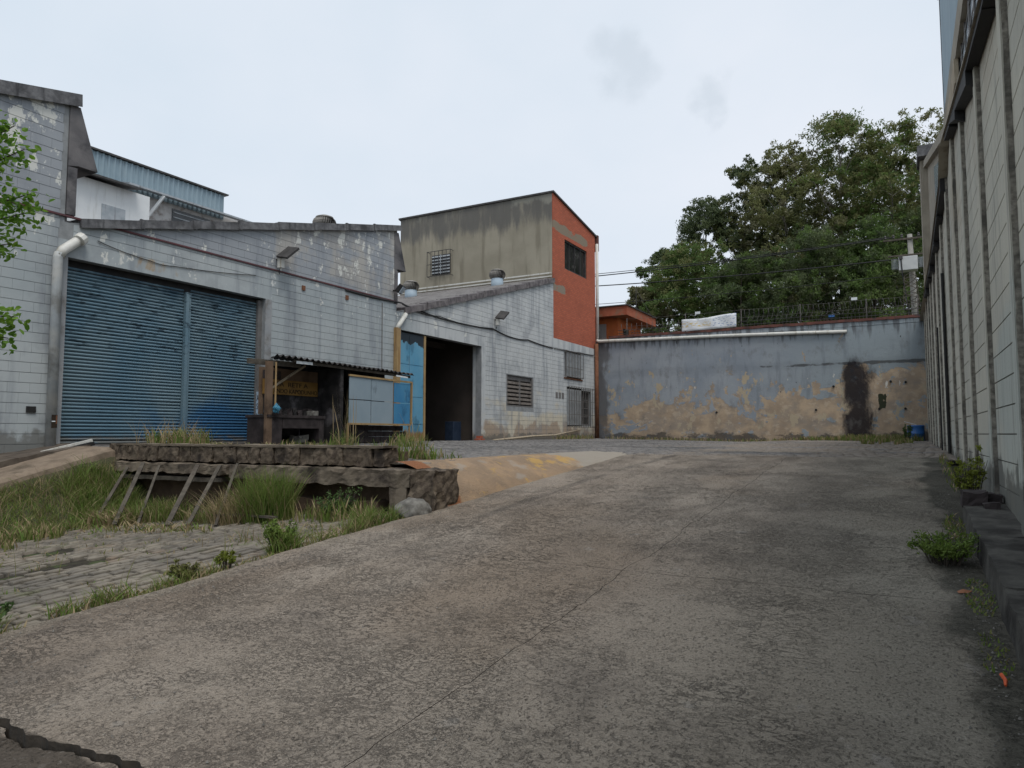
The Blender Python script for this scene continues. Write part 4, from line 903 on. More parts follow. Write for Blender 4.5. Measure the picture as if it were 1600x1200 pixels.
# ---- trees
def leaf_cloud(centres, radii, per, size, flat=.75, droop=.3, sprays=0, slim=.42):
    """leaf-sized quads scattered in lumpy clumps; with sprays each clump breaks up into smaller tufts"""
    C_ = np.array(centres, float); Rr = np.array(radii, float)
    if sprays:
        n = len(C_); C_ = np.repeat(C_, sprays, 0); Rr = np.repeat(Rr, sprays); d = rng.normal(size=(n * sprays, 3)); d /= np.linalg.norm(d, axis=1)[:, None]
        C_ = C_ + d * (Rr * rng.uniform(.3, 1.0, n * sprays))[:, None] * np.array([1, 1, flat]); Rr = Rr * rng.uniform(.25, .5, n * sprays); per = max(4, per // sprays)
    C_ = np.repeat(C_, per, 0); Rr = np.repeat(Rr, per)
    n = len(C_); d = rng.normal(size=(n, 3)); d /= np.linalg.norm(d, axis=1)[:, None]
    rad = Rr * rng.uniform(.1, 1.1, n) ** .7; P = C_ + d * rad[:, None] * np.array([1, 1, flat])
    a = rng.normal(size=(n, 3)); a[:, 2] -= droop; a /= np.linalg.norm(a, axis=1)[:, None]
    b = np.cross(a, rng.normal(size=(n, 3))); b /= np.linalg.norm(b, axis=1)[:, None] + 1e-6
    s1_ = size * rng.uniform(.6, 1.4, n)[:, None]; s2_ = s1_ * slim
    V = np.stack([P - a * s1_, P + b * s2_, P + a * s1_, P - b * s2_], 1).reshape(-1, 3)
    return V, np.arange(n * 4).reshape(-1, 4)
def tree(name, label, base, height, rx, lowest, mat, nclump, per, size, bark='bark', lean=(0, 0), group='trees beyond the wall', limbs=8, alt=None):
    t = empty(name, base, label, 'tree', group); mb = MB(); tips = []
    b = Vector(base); top = b + Vector((lean[0], lean[1], height * .9)); P = []; N = 9
    for i in range(N + 1):
        u = i / N; P.append(b.lerp(top, u) + Vector((mnoise.noise(Vector((u * 3, b.x, 1))), mnoise.noise(Vector((u * 3, b.x, 7))), 0)) * height * .04)
    rs = [max(.03, height * .016 * (1 - .88 * i / N)) for i in range(N + 1)]; mb.tube(P, rs, 8, cap=False)
    cs = []; rr = []; ph = random.uniform(0, 6)
    def prof(v): q = (v - .45) / .58; return math.sqrt(max(.04, 1 - q * q))
    for k in range(limbs + 4):   # limbs leave the trunk all the way up and carry the foliage
        v = (k + random.random()) / (limbs + 4); zz = lowest + (height - lowest) * v; u = max(.12, min(.97, (zz - height * .16) / (height * .9))); i = min(N - 1, int(u * N)); p0 = P[i].lerp(P[i + 1], u * N - i)
        a = k * 2.4 + random.uniform(-.5, .5); ln = rx * prof(v) * random.uniform(.75, 1.15); e = Vector((b.x + lean[0] * u + math.cos(a) * ln, b.y + lean[1] * u + math.sin(a) * ln, b.z + zz))
        m_ = p0.lerp(e, .5) + Vector((0, 0, height * random.uniform(-.01, .03))); r0 = rs[i] * .5; mb.tube([p0, p0.lerp(m_, .5), m_, m_.lerp(e, .5), e], [r0, r0 * .8, r0 * .6, r0 * .4, r0 * .2], 5, cap=False)
        for j in range(4):
            q = m_.lerp(e, random.uniform(.1, .9)); e2 = q + Vector((random.gauss(0, 1), random.gauss(0, 1), random.uniform(-.1, 1.0))).normalized() * rx * random.uniform(.25, .5); mb.tube([q, q.lerp(e2, .5) + Vector((0, 0, .1)), e2], [r0 * .35, r0 * .25, r0 * .1], 4, cap=False); cs.append(tuple(e2)); rr.append(rx * random.uniform(.16, .28))
        cs.append(tuple(e)); rr.append(rx * random.uniform(.2, .32))
    mb.build('trunk', bark, t, True)
    for k in range(max(0, nclump - len(cs))):
        for _ in range(30):
            v = random.uniform(0, 1) ** .9; zz = b.z + lowest + (height - lowest) * v; a = random.uniform(0, 6.28)
            lob = .82 + .22 * math.sin(a * 2 + ph + v * 5) + .12 * math.sin(a * 5 + v * 9)
            q = rx * prof(v) * lob * math.sqrt(random.uniform(.15, 1)); x, y = b.x + lean[0] * v + math.cos(a) * q, b.y + lean[1] * v + math.sin(a) * q
            if mnoise.noise(Vector((x * .3, y * .3, zz * .3 + ph))) > -.2: break
        cs.append((x, y, zz)); rr.append(random.uniform(.16, .34) * rx)
    V, F = leaf_cloud(cs, rr, per, size, .7, .4, 7, .34)
    mi = (np.arange(len(F)) // max(1, per // 7 * 3) % 3 == 0).astype(np.int32); link('crown', npmesh('crown', V, F, [mat, alt or mat], mi), t)
    return t
G = 5.9
TREES = [('bushy pale olive tree at the left end of the grove by the orange gatehouse', (-19.2, 58), 8.0, 2.6, .2, 'leaf_olive', 'leaf_euc', 110, 'bark_dark'),
 ('small dark tree with rounded tufts at the left edge of the grove', (-18.4, 62), 12.4, 2.6, 3.5, 'leaf_dark', 'leaf_green', 90, 'bark_dark'),
 ('bright green spreading tree low on the left side of the grove', (-15.0, 56), 10.4, 3.8, .6, 'leaf_green', 'leaf_euc', 150, 'bark_dark'),
 ('dark green round-crowned tree rising behind the bright spreading tree', (-15.0, 63), 16.2, 3.8, 2, 'leaf_dark', 'leaf_dark', 160, 'bark_dark'),
 ('tall dark narrow-topped tree left of the tallest gum trees', (-11.6, 64), 19.6, 3.2, 2, 'leaf_dark', 'leaf_euc', 160, 'bark_dark'),
 ('broad olive gum tree with bare grey limbs in the middle of the grove', (-8.0, 62), 19.6, 4.3, 4, 'leaf_euc', 'leaf_olive', 150, 'bark'),
 ('tallest airy gum tree with pale limbs and a thin top', (-4.0, 63), 21.6, 4.3, 4, 'leaf_euc', 'leaf_green', 150, 'bark'),
 ('wide green gum tree right of the tallest one', (-.2, 62), 19.8, 4.3, 3, 'leaf_euc', 'leaf_green', 150, 'bark'),
 ('thin gum tree with sparse crown beside the right-hand building', (3.3, 64), 20.8, 3.6, 3, 'leaf_euc', 'leaf_olive', 100, 'bark'),
 ('dark tree filling the back of the grove behind the broad olive gum', (-9.5, 70), 18.5, 4.6, 2, 'leaf_dark', 'leaf_dark', 150, 'bark_dark'),
 ('dark tree filling the back of the grove behind the tallest gum', (-3.6, 71), 20.5, 5.0, 2, 'leaf_dark', 'leaf_euc', 150, 'bark_dark'),
 ('dark tree filling the back of the grove near the right-hand building', (2.2, 70), 19.5, 4.6, 2, 'leaf_dark', 'leaf_dark', 150, 'bark_dark'),
 ('dense dark undergrowth tree behind the banner', (-10.4, 54), 8.6, 3.6, .1, 'leaf_dark', 'leaf_green', 150, 'bark_dark'),
 ('dense dark undergrowth tree behind the middle of the razor wire', (-5.4, 53), 9.4, 3.6, .1, 'leaf_dark', 'leaf_green', 150, 'bark_dark'),
 ('green undergrowth tree behind the transformer', (-1.6, 54), 10.0, 3.4, .1, 'leaf_green', 'leaf_dark', 140, 'bark_dark'),
 ('dark slender tree growing behind the utility pole', (2.2, 55), 12.0, 2.6, .5, 'leaf_dark', 'leaf_green', 100, 'bark_dark')]
for lab, (x, y), h, rx, low, m1, m2, ncl, bk in TREES: tree('tree', lab, (x, y, G), h, rx, low, m1, int(ncl * 1.2), 250, .125 if y > 57 else .105, bk, alt=m2)

# ---- white building with blue-grey cladding beyond the factory roof
wb = empty('white_building', (-32, 18, 6), 'white walled building with blue-grey corrugated cladding beyond the factory roof', 'building')
V = []; n = 210; yA, yB_ = 13.0, 23.9
for z in (12.45, 13.7):
    for i in range(n + 1):
        y = yA + (yB_ - yA) * i / n; V.append((-29.99 + .06 * (1 if (i % 5) in (0, 1) else 0), y, z))
W = n + 1
MB().add(V, [(i, i + 1, W + i + 1, W + i) for i in range(n)]).build('cladding', 'clad', wb)
mb = MB(); mb.hexa([(-44, 12, 13.72), (-29.85, 12, 13.72), (-29.85, 24.1, 13.72), (-44, 24.1, 13.72), (-44, 12, 13.8), (-29.85, 12, 13.8), (-29.85, 24.15, 13.8), (-44, 24.15, 13.8)]); mb.build('roof', 'dark_metal', wb)
mb = MB(); mb.box(-44, -30.06, 12.2, 23.85, 5, 13.7); mb.build('wall', 'shade_wall', wb)
MB().box(-30.05, -28.6, 12.2, 19.0, 5, 11.94).build('annex_wall', 'white_wall', wb)
mb = MB(); mb.hexa([(-30.05, 12, 12.32), (-28.1, 12, 11.95), (-28.1, 18.3, 11.95), (-30.05, 18.3, 12.32), (-30.05, 12, 12.40), (-28.1, 12, 12.03), (-28.1, 18.3, 12.03), (-30.05, 18.3, 12.40)]); mb.build('awning', 'dark_metal', wb)
mb = MB(); mb.bar((-29.35, 20.2, 12.48), (-29.95, 19.7, 11.3), .12, .12); mb.build('strut', 'white_wall', wb)
MB().hexa([(-29.90, 18.5, 12.62), (-29.3, 18.5, 12.5), (-29.3, 29, 12.5), (-29.90, 29, 12.62), (-29.90, 18.5, 12.72), (-29.3, 18.5, 12.58), (-29.3, 29, 12.58), (-29.90, 29, 12.72)]).build('eave', 'zinc', wb)
MB().box(-44, -30.07, 23.86, 29, 5, 12.7).build('wall', 'shade_wall', wb)
wv = MB().box(-30.055, -30.02, 21.1, 23.2, 11.2, 12.25).build('window', 'glass', wb)
for k in range(4): MB().box(-30.018, -29.99, 21.15, 23.15, 11.35 + k * .24, 11.40 + k * .24).build('louvre', 'zinc', wv)
MB().box(-28.598, -28.57, 16.9, 17.9, 10.3, 11.05).build('window', 'zinc', wb)

# ---- roof ventilators
def turbine(loc, label):
    t = empty('roof_ventilator', loc, label, 'ventilator', 'roof turbine ventilators'); x, y, z = loc
    MB().lathe([(.30, -.35), (.30, .30), (.26, .32)], loc, 18).build('neck', 'vent_neck', t, True)
    mb = MB()
    for k in range(30):
        a = 2 * math.pi * k / 30; P = []
        for j in range(6):
            v = j / 5; r = .30 + .11 * math.sin(v * math.pi * .93 + .12) - .10 * max(0, v - .8) * 5 * .8; aa = a + v * .25
            P += [(x + r * math.cos(aa), y + r * math.sin(aa), z + .30 + .42 * v), (x + (r - .05) * math.cos(aa + .16), y + (r - .05) * math.sin(aa + .16), z + .30 + .42 * v)]
        mb.add(P, [(2 * j, 2 * j + 1, 2 * j + 3, 2 * j + 2) for j in range(5)])
    mb.build('blades', 'turbine', t); MB().lathe([(.32, .68), (.30, .73), (.14, .79), (.03, .80)], loc, 18).build('top_cap', 'turbine', t, True)
    MB().lathe([(.25, .3), (.27, .5), (.24, .69)], loc, 14).build('core', 'dark_metal', t, True)
turbine((-17.5, 18.15, 8.42), 'round turbine ventilator half hidden behind the edge of the middle saw-tooth roof')
turbine((-21.06, 27.85, 8.34), 'turbine ventilator with pale blue neck near the slanted end of the middle roof')
turbine((-17.26, 29.77, 8.88), 'turbine ventilator with pale blue neck near the middle of the tan wall')

# ---- wall lamps
def floodlight(y, z, label, kind):
    t = empty('wall_lamp', (FX, y, z), label, 'lamp', 'floodlights on the factory wall')
    if kind == 'led':
        MB().obox((FX + .14, y - .02, z - .12), (.13, .14, .30), Matrix.Rotation(0, 3, 'X')).build('housing', 'pvc', t)
        MB().tube([(FX + .08, y - .02, z - .1), (FX + .02, y - .06, z - .02)], .03, 6).build('arm', 'dark_metal', t)
        m = Matrix.Rotation(R(12), 3, 'Y') @ Matrix.Rotation(R(44), 3, 'X')
        hd = MB().obox((FX + .32, y + .05, z + .15), (.42, .50, .06), m).build('head', 'dark_metal', t)
        MB().obox(Vector((FX + .32, y + .05, z + .15)) + m @ Vector((0, 0, -.035)), (.36, .44, .01), m).build('glass', 'glass', hd)
        wire('lead', [(FX + .1, y - .02, z - .27), (FX + .06, y, z - .42), (FX + .03, y + .05, z - .32)], .008, 'cable', t, .04)
    else:
        m = Matrix.Rotation(R(20), 3, 'Z') @ Matrix.Rotation(R(35), 3, 'Y')
        hd = MB().obox((FX + .25, y, z), (.16, .34, .30), m).build('head', 'black', t, bevel=.03); MB().obox(Vector((FX + .25, y, z)) + m @ Vector((.09, 0, 0)), (.02, .28, .24), m).build('glass', 'glass_sky', hd)
        MB().tube([(FX + .02, y - .1, z - .05), (FX + .2, y - .03, z - .06)], .03, 6).build('arm', 'black', t)
floodlight(13.80, 6.42, 'tilted flat wall lamp with white box above the large blue shutters', 'led')
floodlight(18.92, 6.48, 'small black floodlight at the end of the middle saw-tooth wall', 'fl')
floodlight(25.7, 6.44, 'tilted flat wall lamp above the open doorway of the farther bay', 'led')

# ================================================================== RIGHT-HAND BUILDING
RX = .9
rb = empty('block_building', (RX, 10, .5), 'tall grey-green block building with concrete pilasters along the right side', 'building')
def ledge(y): return float(np.interp(y, [-3, 7.9, 9.6, 12.5, 15.4, 16.3, 22, 28.2, 36.9], [5.2, 5.71, 5.95, 6.46, 7.0, 6.55, 6.42, 6.6, 6.7]))
mb = MB(); ys = [-3, 4, 7.9, 9.6, 12.5, 15.4, 16.3, 22, 28.2, 36.9]
for a, b in zip(ys, ys[1:]): mb.prism([(a, -.6), (b, -.6), (b, ledge(b) - .01), (a, ledge(a) - .01)], RX + .012, RX + .3)
rw = mb.build('wall', 'rmortar', rb)
PIL = [2.6, 5.0, 7.25, 9.6, 11.95, 14.0, 16.1, 18.6, 21.1, 23.6, 26.1, 28.4, 31, 33.6]
rects = [q for a, b in zip(PIL, PIL[1:]) for q in block_rects(a + .22, b, -.1, lambda y: ledge(y) - .02, [], .565, .283)]
lay_blocks(rects, rw, RX + .05, RX, 'rblock', .014, .006, .565, .283, sgn=-1)
for i, y in enumerate(PIL):
    mb = MB(); top = ledge(y) - .02; nz = 46
    rough_hexa(mb, [(RX - .045, y, -.3), (RX + .05, y, -.3), (RX + .05, y + .215, -.3), (RX - .045, y + .215, -.3), (RX - .045, y, top), (RX + .05, y, top), (RX + .05, y + .215, top), (RX - .045, y + .215, top)], 2, 2, nz, .009, 9, 0, i)
    mb.build('pilaster', 'rough_conc', rb)
    MB().box(RX - .056, RX - .02, y + .03, y + .235, .4, top - .01).build('pilaster_face', 'rblock', rb)
for a, b in zip(ys[1:], ys[2:]):
    MB().hexa([(RX - .16, a, ledge(a) + .0), (RX + .1, a, ledge(a)), (RX + .1, b - .004, ledge(b)), (RX - .16, b - .004, ledge(b)), (RX - .10, a, ledge(a) + .24), (RX + .1, a, ledge(a) + .24), (RX + .1, b - .004, ledge(b) + .24), (RX - .10, b - .004, ledge(b) + .24)]).build('ledge_beam', 'smooth_conc', rb)
yy = 4.0   # black strip standing in for the ledge's shadow line, deeper where roofing felt sags
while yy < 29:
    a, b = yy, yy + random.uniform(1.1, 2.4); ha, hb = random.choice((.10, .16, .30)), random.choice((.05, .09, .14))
    if not (15.0 < b < 16.8): MB().hexa([(RX - .13, a, ledge(a) - ha * .8), (RX - .01, a, ledge(a) - ha), (RX - .01, b, ledge(b) - hb), (RX - .13, b, ledge(b) - hb * .8), (RX - .13, a, ledge(a) - .005), (RX - .01, a, ledge(a) - .005), (RX - .01, b, ledge(b) - .005), (RX - .13, b, ledge(b) - .005)]).build('felt_shadow_strip', 'black', rb)
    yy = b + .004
# upper storey: windows, beam, corrugated sheet
mb = MB(); mb.prism([(4, ledge(4) + .245), (16.3, 7.0), (16.3, 7.9), (4, 7.9)], RX + .14, RX + .3); mb.build('upper_wall', 'smooth_conc', rb)
for k in range(4):
    a = 5.0 + k * 2.0; b = a + 1.9
    g = MB().prism([(a, ledge(a) + .35), (b, ledge(b) + .35), (b, 7.42), (a, 7.42)], RX + .05, RX + .07).build('window', 'glass_sky', rb)
    for j in range(4): y = a + (b - a) * j / 3; MB().box(RX + .03, RX + .048, y - .025, y + .025, ledge(y) + .34, 7.44).build('mullion', 'frame_grey', g)
    for z in (6.6, 7.0, 7.3):
        if z > ledge(b) + .4: MB().box(RX + .034, RX + .046, a, b, z - .012, z + .012).build('glazing_bar', 'frame_grey', g)
MB().box(RX - .02, RX + .12, 4, 16.35, 7.44, 7.86).build('beam', 'smooth_conc', rb)
MB().box(RX - .04, RX + .02, 12.7, 16.3, 7.05, 7.44).build('timber_board', 'wood_pale', rb)
def corr(name, poly_top, z0f, y0, y1, x, mat, pitch=.12):
    n = int((y1 - y0) / (pitch / 4)); V = []
    for i in range(n + 1):
        y = y0 + (y1 - y0) * i / n; xx = x + .014 * math.sin(y * 2 * math.pi / pitch); V += [(xx, y, z0f(y)), (xx, y, poly_top(y))]
    MB().add(V, [(2 * i, 2 * i + 1, 2 * i + 3, 2 * i + 2) for i in range(n)]).build(name, mat, rb)
corr('corrugated_sheet', lambda y: 10.4 + .12 * (y - 16.3), lambda y: 7.87, 4, 16.3, RX + .02, 'clad')
MB().hexa([(RX - .03, 4, 8.93), (RX + .5, 4, 8.93), (RX + .5, 16.36, 10.42), (RX - .03, 16.36, 10.42), (RX - .03, 4, 9.03), (RX + .5, 4, 9.03), (RX + .5, 16.4, 10.5), (RX - .03, 16.4, 10.5)]).build('roof_edge', 'dark_metal', rb)
MB().box(RX + .0, RX + .5, 16.302, 16.36, 7.0, 10.41).build('sheet_end', 'dark_metal', rb)
# second tooth farther back
mb = MB(); mb.prism([(16.37, 6.8), (28.2, 6.86), (28.2, 10.9), (16.37, 7.55)], RX + .10, RX + .3); mb.build('upper_wall', 'smooth_conc', rb)
MB().prism([(16.37, 7.56), (28.3, 10.92), (28.3, 11.15), (16.37, 7.78)], RX - .02, RX + .3).build('beam', 'smooth_conc', rb)
MB().prism([(17.6, 7.3), (22.0, 7.3), (22.4, 8.95), (17.6, 7.6)], RX + .04, RX + .095).build('sheet_panel', 'glass_sky', rb)
MB().box(RX - .12, RX + .3, 28.32, 29.3, 6.85, 11.2).build('corner_column', 'smooth_conc', rb)
MB().box(RX - .2, RX + .3, 27.9, 29.4, 11.22, 11.6).build('column_cap', 'tile', rb)
for y, zt in ((18.45, 5.2), (21.7, 4.4)): MB().tube([(RX - .05, y, 1.1), (RX - .05, y, zt)], .032, 8).build('drain_pipe', 'black', rb)
mb = MB(); mb.box(1.21, 9, -3, 36.9, -.6, 6.5); mb.box(1.21, 9, 4, 16.3, 6.5, 9.0); mb.build('building_body', 'smooth_conc', rb)

# ================================================================== LOADING DOCK
dk = empty('loading_dock', (-9.5, 8.2, .3), 'broken concrete loading dock edge above the sunken paved yard', 'loading dock')
k = 0; x = -13.15
while x < -6.72:
    wd = random.uniform(.26, .31); x1 = min(x + wd, -6.62); mb = MB(); d_ = random.uniform(-.03, .03)
    rbox(mb, x + .006, x1 - .006, 8.12 + d_, 8.5, 1.13, 1.385 + random.gauss(0, .006), (6, 4, 6), .030, 7, k); mb.build('coping_block', 'dock_conc', dk); x = x1; k += 1
mb = MB(); rbox(mb, -13.1, -6.6, 8.10, 8.46, 1.39, 1.425, (50, 3, 1), .012, 3, 2); mb.build('dock_slab', 'ledge_conc', dk)
for q, (a, b, y, z0, z1) in enumerate(((-13.0, -9.75, 7.98, .93, 1.09), (-9.73, -8.6, 8.02, .88, 1.10), (-8.58, -5.98, 7.93, .86, 1.10))):
    mb = MB(); rbox(mb, a, b, y, 8.45, z0, z1, (int((b - a) * 14), 4, 5), .034, 4.5, 20 + q); mb.build('ledge_beam', 'ledge_conc', dk)
mb = MB(); rbox(mb, -12.6, -9.9, 8.0, 8.3, .80, .87, (20, 2, 1), .012, 3, 31); mb.build('timber_rail', 'wood', dk)
mb = MB(); rbox(mb, -5.97, -5.55, 7.9, 8.5, .45, 1.10, (8, 8, 12), .045, 5, 5); mb.build('end_pier', 'dock_conc', dk)
mb = MB(); rbox(mb, -6.35, -6.05, 7.95, 8.3, .35, .855, (4, 4, 5), .012, 4, 7); mb.build('plinth', 'ledge_conc', dk)
mb = MB(); rbox(mb, -13.1, -6.0, 8.34, 8.6, -.1, 1.0, (40, 2, 8), .02, 2, 12); mb.build('dock_face', 'dirt', dk)
mb = MB(); rbox(mb, -10.0, -8.3, 7.5, 8.3, .16, .36, (14, 6, 2), .04, 3, 41); mb.build('rubble_footing', 'ledge_conc', dk)
mb = MB(); rbox(mb, -8.2, -6.6, 8.0, 8.33, .3, .62, (12, 3, 4), .04, 3, 44); mb.build('dock_base', 'dirt', dk)
MB().box(-13.1, -6.75, 8.5, 8.9, .5, 1.33).build('dock_fill', 'dirt', dk)
mb = MB(); rbox(mb, -6.62, -6.05, 8.35, 8.75, .6, 1.10, (8, 4, 4), .03, 4, 51); mb.build('dirt_shoulder', 'dirt', dk)
# planks leaning against it
for i, (t, b, wd) in enumerate((((-12.3, 7.93, 1.0), (-11.6, 7.0, .25), .08), ((-11.85, 7.93, 1.09), (-10.75, 6.75, .2), .10), ((-11.40, 7.93, 1.05), (-10.4, 6.9, .2), .06), ((-10.39, 7.93, 1.08), (-9.55, 6.8, .26), .11), ((-9.87, 7.95, 1.08), (-9.15, 6.85, .28), .09), ((-9.45, 7.95, 1.12), (-8.62, 6.9, .30), .06))):
    o = MB().bar(t, b, wd * .66, .025).build('plank', 'wood')
    tag(o, 'weathered plank leaning on the dock, ' + ('first', 'second', 'third', 'fourth', 'fifth', 'sixth')[i] + ' counting from the grassy bank', 'plank', 'planks leaning on the dock')
# loose pieces on the pit floor
for i, (a, b) in enumerate((((-9.0, 7.3, .42), (-7.7, 7.15, .44)), ((-8.9, 7.1, .41), (-7.9, 7.35, .46)))):
    tag(MB().bar(a, b, .07, .03).build('plank', 'wood'), ('dark splintered board lying straight along the foot of the dock', 'dark splintered board lying askew across the straight one below the dock')[i], 'plank', 'boards on the pit floor')
# boulder of set cement by the end pier
bm = bmesh.new(); bmesh.ops.create_icosphere(bm, subdivisions=4, radius=1)
for v in bm.verts:
    n_ = mnoise.noise(v.co * 1.6) * .16 + mnoise.noise(v.co * 4) * .08 + mnoise.noise(v.co * 11) * .03; v.co *= 1 + n_; v.co.z = max(v.co.z, -.2)
    v.co = Vector((-5.74 + v.co.x * .26, 7.70 + v.co.y * .22, .56 + v.co.z * .19))
m = bpy.data.meshes.new('cement_lump'); bm.to_mesh(m); bm.free(); m.materials.append(MT['boulder']); m.polygons.foreach_set('use_smooth', [True] * len(m.polygons))
tag(link('cement_lump', m), 'rounded grey lump of set cement at the corner of the dock', 'cement lump')
tag(MB().bar((-14.3, 8.45, 1.47), (-14.3, 3.2, .215), .06, .06).build('metal_gutter', 'pvc'), 'long white strip lying on the sloping kerb below the left wall', 'strip')
tag(MB().bar((-14.18, 8.4, 1.41), (-14.18, 3.0, .13), .13, .07).build('black_channel', 'black'), 'long black channel lying beside the white strip on the sloping kerb', 'channel')

# ================================================================== LEAN-TO SHED BY THE SHUTTERS
sx = -13.4
shd = empty('lean_to_shed', (-14.2, 15, 1.37), 'sooty lean-to shed with corrugated roof and burnt counter between the two doors', 'shed')
V = []; n = 190; ya, yb = 12.3, 17.75
for u in range(4):
    for i in range(n + 1):
        y0_ = 13.6 - 1.35 * u / 3; y = y0_ + (yb + .25 * (1 - u / 3) - y0_) * i / n; X = FX + .03 + (sx + .10 - FX) * u / 3; y += .15 * u / 3 * math.sin(3.1 * i / n)
        V.append((X, y, 3.68 - .18 * u / 3 - .012 * (y - ya) + .034 * math.sin(y * 2 * math.pi / .2) + .02 * mnoise.noise(Vector((X, y * 1.2, 2)))))
W = n + 1
o = MB().add(V, [(j * W + i, (j + 1) * W + i, (j + 1) * W + i + 1, j * W + i + 1) for j in range(3) for i in range(n)]).build('roof_sheet', 'shedsheet', shd, True); so = o.modifiers.new('t', 'SOLIDIFY'); so.thickness = .012; so.offset = 0
MB().bar((sx - .16, 11.62, 3.33), (sx - .16, 13.3, 3.36), .06, .13).build('beam', 'wood', shd)
MB().bar((sx, 12.9, 3.43), (sx, 17.7, 3.36), .06, .07).build('beam', 'wood', shd)
MB().bar((sx + .06, 12.95, 3.40), (sx + .06, 13.5, 3.41), .02, .07).build('white_batten', 'white_paint', shd)
MB().bar((sx + .11, 16.9, 3.34), (sx + .11, 17.45, 3.32), .02, .045).build('white_batten', 'white_paint', shd)
MB().box(sx - .08, sx, 12.08, 12.26, 1.36, 3.36).build('post', 'plywood', shd); MB().box(sx - .08, sx, 14.62, 14.74, 1.36, 3.40).build('post', 'soot', shd)
MB().tube([(sx + .03, 12.32, 3.35), (sx + .03, 12.32, 2.2)], .022, 6).build('pipe', 'ochre', shd)
MB().bar((-14.0, 13.9, 3.42), (-14.2, 12.9, 2.75), .06, .05).build('brace', 'wood_pale', shd)
MB().box(FX + .01, sx - .09, 12.2, 12.28, 1.36, 3.3).build('side_panel', 'plywood', shd) if 0 else None
MB().box(FX + .02, FX + .06, 13.62, 17.6, 1.36, 3.58).build('burnt_back', 'soot', shd)
MB().box(-14.3, -14.22, 12.62, 14.6, 2.1, 3.3).build('back_board', 'plywood', shd); MB().box(-14.21, -14.19, 12.7, 14.6, 2.12, 2.62).build('burnt_board', 'soot', shd)
MB().box(-14.21, -14.17, 12.66, 13.22, 2.98, 3.22).build('hatch', 'counter', shd)
MB().box(FX + .07, sx - .1, 14.64, 14.70, 1.36, 3.38).build('divider', 'soot', shd); MB().box(FX + .07, -14.3, 15.9, 17.6, 2.2, 3.5).build('dark_curtain', 'soot', shd)
ct = MB().box(-14.15, sx + .02, 12.10, 14.05, 2.0, 2.07).build('counter_top', 'counter', shd)
MB().box(sx - .06, sx - .005, 12.6, 13.85, 1.74, 1.998).build('apron', 'counter', ct); MB().box(-14.1, sx - .003, 12.12, 12.58, 1.36, 1.998).build('pier', 'counter', ct); MB().box(-14.1, sx - .006, 13.86, 14.02, 1.36, 1.998).build('pier', 'counter', ct)
MB().box(-14.2, -14.12, 12.6, 13.85, 1.36, 1.99).build('back_panel', 'soot', ct)
# low brick plinth under the sheet panel
for r in range(3):
    for i in range(7): MB().box(-13.72 + (r % 2) * .02, -13.56, 15.1 + i * .36 + (r % 2) * .15, 15.1 + i * .36 + .345 + (r % 2) * .15, 1.36 + r * .165, 1.36 + r * .165 + .155).build('brick', 'counter', shd)
# painted sign board on the back board
sg = MB().box(-14.185, -14.165, 12.64, 14.55, 2.62, 3.0).build('sign', 'sign_yellow'); tag(sg, 'yellow sign board with worn dark lettering inside the lean-to shed', 'sign')
def text(body, size, mat, loc, rot, parent, name='lettering', sx_=1):
    c = bpy.data.curves.new('t', 'FONT'); c.body = body; c.size = size; c.extrude = .002; t = bpy.data.objects.new('t', c); COL.objects.link(t)
    dg_ = bpy.context.evaluated_depsgraph_get(); me = bpy.data.meshes.new_from_object(t.evaluated_get(dg_)); bpy.data.objects.remove(t); me.materials.clear(); me.materials.append(MT[mat])
    o = link(name, me, parent); o.location = loc; o.rotation_euler = rot; o.scale = (sx_, 1, 1); return o
RT = (R(90), 0, R(90))
text('EDDA  RETF A', .17, 'ink', (-14.16, 12.72, 2.83), RT, sg, sx_=1.35); text('HT ANDO KAPODUNHO', .16, 'ink', (-14.16, 12.72, 2.66), RT, sg, sx_=1.0)
for ch, zc_ in (('A', 2.48), ('S', 2.26), ('J', 2.0)): text(ch, .22, 'ink', (FX - .10, 13.267, zc_), (R(90), 0, 0), fac, sx_=.6)
# things on and about the counter
for i in range(7):
    y = 12.75 + i * .17; mb = MB(); rbox(mb, -13.9, -13.72, y, y + .12, 2.072, 2.16 + random.random() * .12, (3, 3, 3), .03, 9, i + 60)
    tag(mb.build('scrap_lump', 'soot' if i % 2 else 'counter'), 'sooty lump of scrap on the burnt counter, ' + ('first', 'second', 'third', 'fourth', 'fifth', 'sixth', 'seventh')[i] + ' counting from the blue bag', 'scrap', 'scrap on the counter')
tag(MB().box(-13.75, -13.5, 13.72, 13.92, 2.072, 2.2).build('small_box', 'boulder', bevel=.01), 'small pale box at the right end of the burnt counter', 'box')
bm = bmesh.new(); bmesh.ops.create_icosphere(bm, subdivisions=3, radius=1)
for v in bm.verts:
    v.co *= 1 + mnoise.noise(v.co * 2.6) * .7; t = max(0, v.co.z); v.co = Vector((sx + .12 + v.co.x * .06 * (1 - .5 * t), 12.28 + v.co.y * .10 * (1 - .6 * t), 2.22 + v.co.z * .11))
m = bpy.data.meshes.new('plastic_bag'); bm.to_mesh(m); bm.free(); m.materials.append(MT['blue_bag']); tag(link('plastic_bag', m), 'crumpled blue plastic bag hanging from the shed post', 'bag')
mb = MB(); rbox(mb, -13.9, -13.6, 13.3, 13.7, 1.36, 1.56, (4, 4, 4), .06, 5, 77); tag(mb.build('rubble_lump', 'boulder'), 'pale lump of rubble under the burnt counter', 'rubble')
